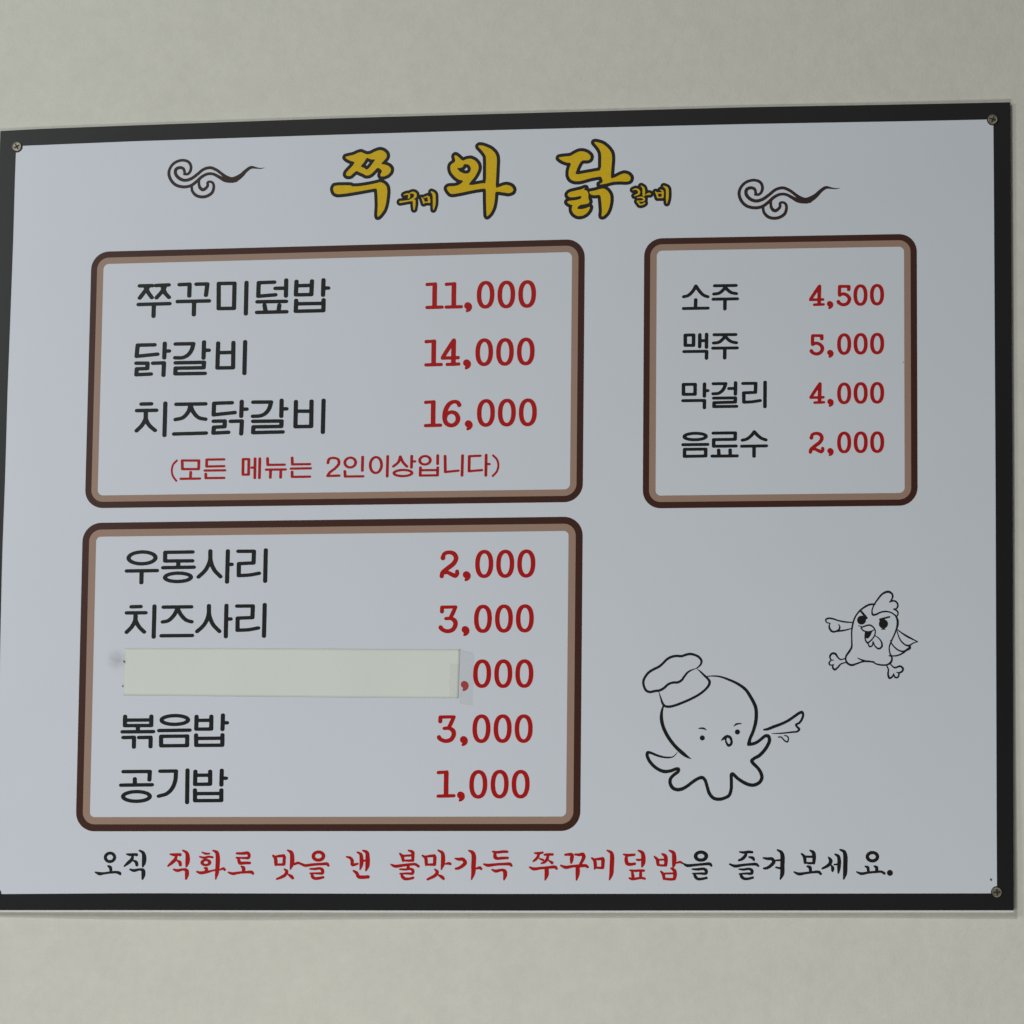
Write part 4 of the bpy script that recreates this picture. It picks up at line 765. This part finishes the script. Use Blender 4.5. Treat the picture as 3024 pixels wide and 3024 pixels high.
 'slogan5': """V;0;0;-75.61,-296.10,0.73 -73.62,-298.26,1.36 -72.59,-302.10,1.16
V;0;0;-68.09,-293.47,0.68 -64.65,-294.92,1.35 -64.37,-297.80,1.45 -64.30,-302.12,1.06
V;0;0;-72.41,-298.02,0.87 -65.59,-297.56,0.87
V;0;0;-71.86,-301.87,0.68 -67.96,-302.11,0.97 -64.06,-301.78,0.97
V;0;0;-83.03,-305.45,0.68 -79.59,-306.80,1.26 -73.75,-306.18,1.16 -67.91,-305.47,1.06 -62.06,-305.24,1.06 -59.36,-306.92,1.11
V;0;0;-68.27,-306.91,1.26 -68.24,-308.83,1.26
V;0;0;-75.40,-309.30,0.63 -71.25,-309.64,0.87 -65.90,-309.22,0.97 -64.17,-310.51,1.30 -64.48,-312.91,1.16 -68.77,-313.00,0.87 -75.10,-313.13,0.63
V;0;0;-74.02,-313.62,0.87 -73.11,-315.77,1.35 -71.14,-317.36,1.26 -67.72,-317.60,1.06 -63.84,-316.65,1.06
V;0;0;-56.08,-297.82,0.73 -53.37,-299.84,1.30 -52.73,-304.06,1.30 -53.04,-306.22,0.58
V;0;0;-53.87,-298.78,0.77 -49.50,-298.22,1.06 -45.61,-297.94,1.16
V;0;0;-45.35,-299.28,1.45 -45.50,-305.27,1.35
V;0;0;-51.83,-305.50,0.87 -45.50,-305.51,1.11
V;0;0;-42.51,-293.43,0.68 -39.08,-295.46,1.35 -38.31,-298.33,1.69 -38.45,-305.04,1.64 -39.61,-309.50,0.58
V;0;0;-36.27,-305.05,0.58 -33.36,-304.48,1.16 -31.99,-304.96,1.06
V;0;0;-45.20,-309.58,0.68 -43.13,-311.74,1.35 -44.79,-314.61,1.35 -48.26,-316.53,1.16 -51.40,-318.05,0.87
V;0;0;-41.97,-314.38,0.68 -39.03,-316.06,1.35 -37.65,-317.40,1.16
V;0;0;-27.82,-300.37,0.58 -24.66,-301.00,1.25 -21.26,-301.00,1.35 -19.13,-303.88,1.54 -21.66,-306.75,1.35 -24.80,-308.56,1.16 -27.07,-308.99,0.96
V;0;0;-16.25,-293.59,0.58 -13.08,-295.27,1.45 -11.92,-297.91,1.83 -11.96,-306.53,1.93 -12.12,-312.75,1.69 -13.51,-318.01,0.58
V;0;0;-9.50,-308.92,0.72 -6.60,-308.21,1.20 -5.28,-309.17,1.01
V;0;0;4.38,-294.59,0.67 8.75,-295.08,1.06 13.59,-294.61,1.11 16.98,-294.76,0.96
V;0;0;6.33,-295.55,1.16 6.62,-299.38,1.54 8.33,-300.34,1.20 12.20,-300.11,1.16 17.29,-299.98,1.06
V;0;0;-3.24,-305.11,0.58 0.16,-306.16,1.25 6.94,-305.51,1.06 13.72,-305.13,1.06 19.53,-305.29,1.25 20.66,-306.49,0.96
V;0;0;4.09,-309.90,0.67 7.01,-311.10,1.25 12.81,-310.15,1.06 14.90,-311.35,1.59 15.28,-314.70,1.63 14.36,-318.18,0.72""",
 'slogan6': """V;0;0;40.47,-295.86,0.67 43.61,-296.11,1.06 47.23,-295.50,0.86
V;0;0;43.86,-297.07,1.06 43.16,-298.98,1.15 41.25,-301.36,1.06 39.33,-302.79,0.72
V;0;0;44.62,-300.65,0.58 47.54,-301.76,0.96
V;0;0;48.94,-297.32,0.86 52.32,-297.08,1.06 55.70,-297.09,1.01
V;0;0;51.94,-298.04,1.06 50.91,-301.38,1.30 48.76,-303.67,0.96 46.12,-304.62,0.58
V;0;0;52.85,-302.43,0.67 55.38,-304.16,1.25
V;0;0;36.25,-307.80,0.67 39.40,-309.24,1.25 45.68,-308.63,1.06 52.43,-308.07,1.06 58.22,-307.84,1.25 59.29,-309.18,0.96
V;0;0;50.75,-309.02,1.73 50.81,-314.27,1.73 49.64,-318.56,0.58
V;0;0;66.56,-297.35,0.86 69.69,-297.12,1.15 72.20,-297.36,1.34 72.14,-300.94,1.58 71.69,-304.38,0.77
V;0;0;74.99,-297.13,0.77 78.37,-297.38,1.15 81.74,-297.14,1.44 82.39,-299.53,1.53 81.21,-302.39,1.29 79.65,-305.25,1.15
V;0;0;62.79,-306.41,0.67 66.90,-307.99,1.34 73.64,-307.00,1.05 79.42,-306.78,1.25 84.24,-306.69,1.25 85.79,-307.79,1.05
V;0;0;77.26,-307.63,1.77 77.31,-313.35,1.72 76.40,-318.59,0.67
V;0;0;89.23,-300.12,0.67 91.66,-302.41,1.29 92.28,-307.66,1.24 91.72,-309.32,0.62
V;0;0;91.89,-301.22,0.77 95.26,-300.99,1.05 98.62,-300.52,1.20
V;0;0;98.87,-301.95,1.53 98.68,-308.05,1.34
V;0;0;92.91,-308.37,0.77 98.69,-308.52,1.05
V;0;0;102.41,-293.85,0.67 105.79,-295.76,1.34 106.54,-298.63,1.72 106.37,-306.73,1.82 105.94,-313.87,1.63 104.54,-318.39,0.62
V;0;0;116.38,-297.22,0.67 119.75,-297.84,1.10 123.11,-297.71,1.05 125.60,-297.47,0.96
V;0;0;118.89,-298.17,1.05 118.58,-301.98,1.48 119.56,-304.94,1.43 122.21,-305.56,1.24 125.95,-305.09,1.05
V;0;0;127.22,-301.52,0.57 128.90,-301.91,0.91 131.78,-301.53,0.67
V;0;0;128.84,-293.91,0.67 132.21,-295.82,1.43 133.10,-299.16,1.77 133.00,-304.39,1.72 132.06,-307.63,0.67
V;0;0;121.77,-310.56,0.67 125.61,-311.04,0.96 130.40,-310.81,0.96 133.67,-310.91,0.96
V;0;0;123.79,-311.99,0.96 124.44,-315.80,1.34
V;0;0;130.99,-312.00,1.15 130.92,-315.33,1.24
V;0;0;121.34,-317.22,0.67 123.74,-317.94,1.05 128.05,-317.47,0.95 131.41,-316.99,0.95 134.38,-317.62,0.95
V;0;0;142.55,-299.17,0.67 144.72,-301.32,1.24 145.71,-305.84,1.24
V;0;0;149.00,-296.81,0.67 151.65,-298.48,1.43 152.39,-302.05,1.57 152.18,-306.23,1.29
V;0;0;145.68,-301.80,0.76 151.91,-301.57,0.76
V;0;0;145.71,-306.08,0.86 148.59,-306.56,0.86 152.42,-306.33,0.95
V;0;0;155.21,-293.97,0.67 158.58,-295.88,1.43 159.32,-299.21,1.81 159.21,-304.91,1.62 158.41,-308.14,0.67
V;0;0;161.50,-304.44,0.67 164.37,-303.73,0.91 166.19,-304.55,0.81
V;0;0;148.14,-311.55,0.67 150.07,-313.93,1.29 150.91,-317.73,1.14
V;0;0;156.74,-308.95,0.67 159.63,-310.95,1.43 160.13,-314.42,1.57 159.67,-317.65,1.24
V;0;0;151.75,-313.36,0.76 159.16,-313.23,0.76
V;0;0;151.06,-317.73,0.86 155.37,-318.21,1.05 159.67,-318.08,1.00""",
}

# ---------------------------------------------------------------- the wall behind (a little uneven, so the gap under the board varies)
def wall_depth(x, z):
    g = 0.0027 + 0.0030 / (1 + math.exp((z + 0.25) / 0.05)) + 0.0010 / (1 + math.exp((0.38 - x) / 0.03))
    g += 0.0026 * math.exp(-((x + 0.24) / 0.17) ** 2) / (1 + math.exp((z + 0.27) / 0.03)) - 0.0016 / (1 + math.exp((x + 0.40) / 0.03)) / (1 + math.exp((z + 0.27) / 0.03))
    return g
nx, nz = 160, 130
wx = [3 * (i / 80 - 1) ** 3 * 0.8 + 0.55 * (i / 80 - 1) for i in range(nx + 1)]; wz = [3 * (j / 65 - 1) ** 3 * 0.7 + 0.5 * (j / 65 - 1) for j in range(nz + 1)]
wv = [(x, wall_depth(x, z), z) for z in wz for x in wx]
wf = [(j * (nx + 1) + i, j * (nx + 1) + i + 1, (j + 1) * (nx + 1) + i + 1, (j + 1) * (nx + 1) + i) for j in range(nz) for i in range(nx)]
wall = mesh_object('wall', wv, wf, M['wall'], smooth=True)
wall['kind'] = 'structure'

# ---------------------------------------------------------------- the menu board
board = bpy.data.objects.new('menu_board', None); col.objects.link(board)
board.empty_display_size = 0.2
board['label'] = 'white menu board with a black border and brown framed price lists screwed to the wall'
board['category'] = 'menu board'

def corner_set(l):
    return [min(l, key=lambda p: (p[0] * sx * -1 + p[1] * sz * -1)) for sx, sz in ((-1, 1), (1, 1), (1, -1), (-1, -1))]
oc, ic = corner_set(OUTER), corner_set(INNER)
O = resample(OUTER, oc, 24); I = resample(INNER, ic, 24)
low = min(p[1] for p in O)
back = [(x + (0.05 if x > 0 else -0.05), z - (1.75 if z < low + 3 else 0.0)) for x, z in O]
slab('backing_panel', back, 0.0002, 0.0012, M['foam'], board, 'white edge of the foam panel showing under the border')
slab('printed_sheet', O, 0.0, 0.0002, M['sheet'], board)
ring('border', O, I, -0.00012, M['black'], board, 'black printed border')

for (c, a, b, r) in PANELS:
    l0 = rounded_quad(c, 0.0, r); l1 = rounded_quad(c, a, max(r - a, 3)); l2 = rounded_quad(c, b, max(r - b, 3))
    fr = ring('price_frame', l0, l1, -0.00012, M['brown'], board, 'dark brown rounded frame line')
    ring('inner_line', l1, l2, -0.00013, M['tan'], fr, 'light tan inner line')

Y1 = -0.00012
TEXT = [('dish1', 'dish_name', 'ink', 'black lettering 쭈꾸미덮밥'), ('dish2', 'dish_name', 'ink', 'black lettering 닭갈비'),
 ('dish3', 'dish_name', 'ink', 'black lettering 치즈닭갈비'), ('dish4', 'dish_name', 'ink', 'black lettering 우동사리'),
 ('dish5', 'dish_name', 'ink', 'black lettering 치즈사리'), ('dish6', 'dish_name', 'ink', 'black lettering 볶음밥'),
 ('dish7', 'dish_name', 'ink', 'black lettering 공기밥'), ('drink1', 'drink_name', 'ink', 'black lettering 소주'),
 ('drink2', 'drink_name', 'ink', 'black lettering 맥주'), ('drink3', 'drink_name', 'ink', 'black lettering 막걸리'),
 ('drink4', 'drink_name', 'ink', 'black lettering 음료수'), ('note', 'menu_note', 'red', 'small red line (모든 메뉴는 2인이상입니다)'),
 ('price1', 'price', 'red', 'red price 11,000'), ('price2', 'price', 'red', 'red price 14,000'), ('price3', 'price', 'red', 'red price 16,000'),
 ('price4', 'price', 'red', 'red price 4,500'), ('price5', 'price', 'red', 'red price 5,000'), ('price6', 'price', 'red', 'red price 4,000'),
 ('price7', 'price', 'red', 'red price 2,000 in the right frame'), ('price8', 'price', 'red', 'red price 2,000 in the lower frame'),
 ('price9', 'price', 'red', 'red price 3,000 above the pasted strip'), ('price10', 'price', 'red', 'red price ending ,000 half covered by the strip'),
 ('price11', 'price', 'red', 'red price 3,000 below the pasted strip'), ('price12', 'price', 'red', 'red price 1,000'),
 ('cloud1', 'cloud_swirl', 'swirl', 'faded dark brown cloud swirl'), ('cloud2', 'cloud_swirl', 'swirl', 'dark brown cloud swirl'),
 ('octopus', 'octopus_drawing', 'ink', 'line drawing of an octopus in a cook hat'), ('chicken', 'chicken_drawing', 'ink', 'line drawing of an angry pointing chicken'),
 ('slogan1', 'slogan_word', 'ink', 'black brush word 오직'), ('slogan2', 'slogan_word', 'red', 'red brush word 직화로'),
 ('slogan3', 'slogan_word', 'red', 'red brush word 맛을'), ('slogan4', 'slogan_word', 'red', 'red brush word 낸'),
 ('slogan5', 'slogan_word', 'red', 'red brush word 불맛가득'), ('slogan6', 'slogan_word', 'red', 'red brush word 쭈꾸미덮밥'),
 ('slogan7', 'slogan_word', 'ink', 'black brush syllable 을'), ('slogan8', 'slogan_word', 'ink', 'black brush word 즐겨보세요.')]
for key, name, mat, lab in TEXT:
    fine = key.startswith('slogan') or key in ('chicken', 'note')
    print_mesh(name, PRINT[key], M[mat], Y1 - (0.00003 if key == 'slogan7' else 0), board, lab, cell=0.36 if fine else 0.42, grow=0.10 if mat == 'red' else 0.06)
for n, key, lab in ((0, 'title1', 'large yellow brush syllable 쭈 with black outline'), (1, 'title2', 'large yellow brush syllable 와 with black outline'),
                    (2, 'title3', 'large yellow brush syllable 닭 with black outline')):
    title = print_mesh('title_letter', PRINT[key], M['ink'], Y1, board, lab, grow=2.9)
    print_mesh('yellow_fill', PRINT[key], M['yellow'], Y1 - 0.00012, title)
for key, lab in (('small1', 'small yellow word 꾸미 with black outline'), ('small2', 'small yellow word 갈비 with black outline')):
    small = print_mesh('subtitle_lettering', PRINT[key], M['ink'], Y1 - 0.00004, board, lab, cell=0.36, grow=2.45)
    print_mesh('yellow_fill', PRINT[key], M['yellow'], Y1 - 0.00016, small, cell=0.3)

# screws: dome head with a painted-on cross recess
def screw(cx, cz, turn):
    n = 28; v = []; f = []
    prof = [(4.4, 0.0), (4.4, 0.6), (4.1, 1.05), (3.6, 1.2), (3.2, 1.0), (2.9, 1.02), (0.9, 1.1)]
    for r, h in prof:
        for k in range(n):
            t = 2 * math.pi * k / n
            v.append(((cx + r * math.cos(t)) / 1000, -h / 1000 - 0.0001, (cz + r * math.sin(t)) / 1000))
    for p in range(len(prof) - 1):
        for k in range(n):
            f.append((p * n + k, p * n + (k + 1) % n, (p + 1) * n + (k + 1) % n, (p + 1) * n + k))
    f.append(tuple((len(prof) - 1) * n + k for k in range(n)))
    s = mesh_object('screw', v, f, M['metal'], board, smooth=True)
    # cross recess: four arms just proud of the dome, recess shade put into their colour
    cv = []; cf = []
    for a in range(4):
        t = turn + a * math.pi / 2; u = (math.cos(t), math.sin(t)); w = (-u[1], u[0])
        pts = [(0.0, .6, 1.2), (1.3, .6, 1.2), (2.6, .45, 1.15), (3.0, .2, 1.12)]
        b0 = len(cv)
        for r, hw, h in pts:
            for sgn in (-1, 1):
                cv.append(((cx + u[0] * r + w[0] * hw * sgn) / 1000, -(h + 0.03 + 0.01 * a) / 1000 - 0.0001, (cz + u[1] * r + w[1] * hw * sgn) / 1000))
        for q in range(3): cf.append((b0 + 2 * q, b0 + 2 * q + 1, b0 + 2 * q + 3, b0 + 2 * q + 2))
    mesh_object('cross_recess', cv, cf, M['recess'], s)
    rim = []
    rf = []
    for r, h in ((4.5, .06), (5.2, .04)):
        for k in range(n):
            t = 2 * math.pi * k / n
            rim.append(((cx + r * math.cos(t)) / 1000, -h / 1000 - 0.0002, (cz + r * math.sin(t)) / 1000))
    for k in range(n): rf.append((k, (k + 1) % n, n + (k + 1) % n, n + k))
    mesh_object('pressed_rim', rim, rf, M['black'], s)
for (x, z), t in zip(SCREWS, (0.5, 1.2, 0.05, 0.3)): screw(x, z, t)

# drilled hole by the lower right screw, its shade a painted dark disc; dirt specks
def disc(name, cx, cz, rx, rz, y, mat, parent, turn=0.0, label=None, n=18, seed=1):
    rnd = random.Random(seed); v = []
    for k in range(n):
        t = 2 * math.pi * k / n; q = rnd.uniform(0.85, 1.12)
        a, b = rx * q * math.cos(t), rz * q * math.sin(t)
        v.append(((cx + a * math.cos(turn) - b * math.sin(turn)) / 1000, y, (cz + a * math.sin(turn) + b * math.cos(turn)) / 1000))
    return mesh_object(name, v, [tuple(range(n))], mat, parent, label)
disc('screw_hole', HOLE[0][0], HOLE[0][1], 0.95, 1.1, -0.00014, M['dirt'], board, label='small spare hole', seed=4)
disc('dirt_speck', SPECKS[2][0], SPECKS[2][1], 0.3, 0.5, -0.0002, M['dirt'], board, seed=5)

# grey rub mark left of the pasted strip
sx, sz = SPECKS[3]
fm = film('grey_smudge', (0.30, 0.285, 0.26), 0.22, 0.7, (sx / 1000, sz / 1000, 0.0115))
mesh_object('smudge', [((sx - 11) / 1000, -0.0002, (sz - 12) / 1000), ((sx + 11) / 1000, -0.0002, (sz - 12) / 1000), ((sx + 11) / 1000, -0.0002, (sz + 12) / 1000), ((sx - 11) / 1000, -0.0002, (sz + 12) / 1000)],
            [(0, 1, 2, 3)], fm, board, 'faint grey rub mark')

# ---------------------------------------------------------------- strip of paper pasted over one line of the menu
strip = bpy.data.objects.new('paper_strip', None); col.objects.link(strip)
strip['label'] = 'blank cream paper strip pasted over one line in the lower price frame'
strip['category'] = 'paper strip'
def patch_mesh():
    """a grid sheet whose lower edge lifts a little off the board"""
    P = [Vector(p) for p in PATCH]
    top = P[0:4]; bot = [P[10], P[9], P[8], P[7], P[6], P[5]]
    def at(line, t):
        d = [0]
        for q in range(1, len(line)): d.append(d[-1] + (line[q] - line[q - 1]).length)
        s = t * d[-1]; q = max(w for w in range(len(d) - 1) if d[w] <= s + 1e-9)
        return line[q].lerp(line[q + 1], (s - d[q]) / (d[q + 1] - d[q]))
    nu, nv = 120, 16; v = []; f = []
    rnd = random.Random(7); jag = [rnd.uniform(-0.12, 0.12) for _ in range(nu + 1)]
    for layer in (0, 1):
        for j in range(nv + 1):
            for i in range(nu + 1):
                u, w = i / nu, j / nv
                a, b = at(top, u), at(bot, u); p = a.lerp(b, w)
                x = p.x + (0.25 * math.sin(w * 9) if i == 0 else 0); z = p.y + (jag[i] if j == nv else 0)
                lift = 0.0 + 0.22 * (w ** 6) * (0.55 + 0.45 * math.sin(u * 19 + 1.0)) + 0.01 * math.sin(u * 31) * math.sin(w * 5)
                v.append((x / 1000, -(0.09 + lift) / 1000 if layer == 0 else -(0.02 + lift) / 1000, z / 1000))
    S = (nu + 1) * (nv + 1)
    for j in range(nv):
        for i in range(nu):
            a = j * (nu + 1) + i
            f.append((a, a + nu + 1, a + nu + 2, a + 1)); f.append((S + a, S + a + 1, S + a + nu + 2, S + a + nu + 1))
    for i in range(nu):
        a = i; f.append((a, a + 1, S + a + 1, S + a)); a = nv * (nu + 1) + i; f.append((a, S + a, S + a + 1, a + 1))
    for j in range(nv):
        a = j * (nu + 1); b = a + nu + 1; f.append((a, S + a, S + b, b)); a += nu; b += nu; f.append((a, b, S + b, S + a))
    return v, f
pv, pf = patch_mesh()
mesh_object('paper', pv, pf, M['paper'], strip, smooth=True)
tape = film('clear_tape', (0.58, 0.58, 0.60), 0.055, 0.25)
slab('clear_tape', TAPE[:4], -0.00036, -0.00033, film('clear_tape_end', (0.60, 0.58, 0.57), 0.045, 0.3), strip, 'clear tape over the right end')
slab('clear_tape', TAPE[4:], -0.00018, -0.00016, tape, strip, 'clear tape running on over the board')
disc('dirt_speck', SPECKS[0][0], SPECKS[0][1], 0.7, 1.0, -0.0009, M['dirt'], strip, 0.4, seed=2)
disc('dirt_speck', SPECKS[1][0], SPECKS[1][1], 0.45, 1.0, -0.0009, M['dirt'], strip, 0.1, seed=3)
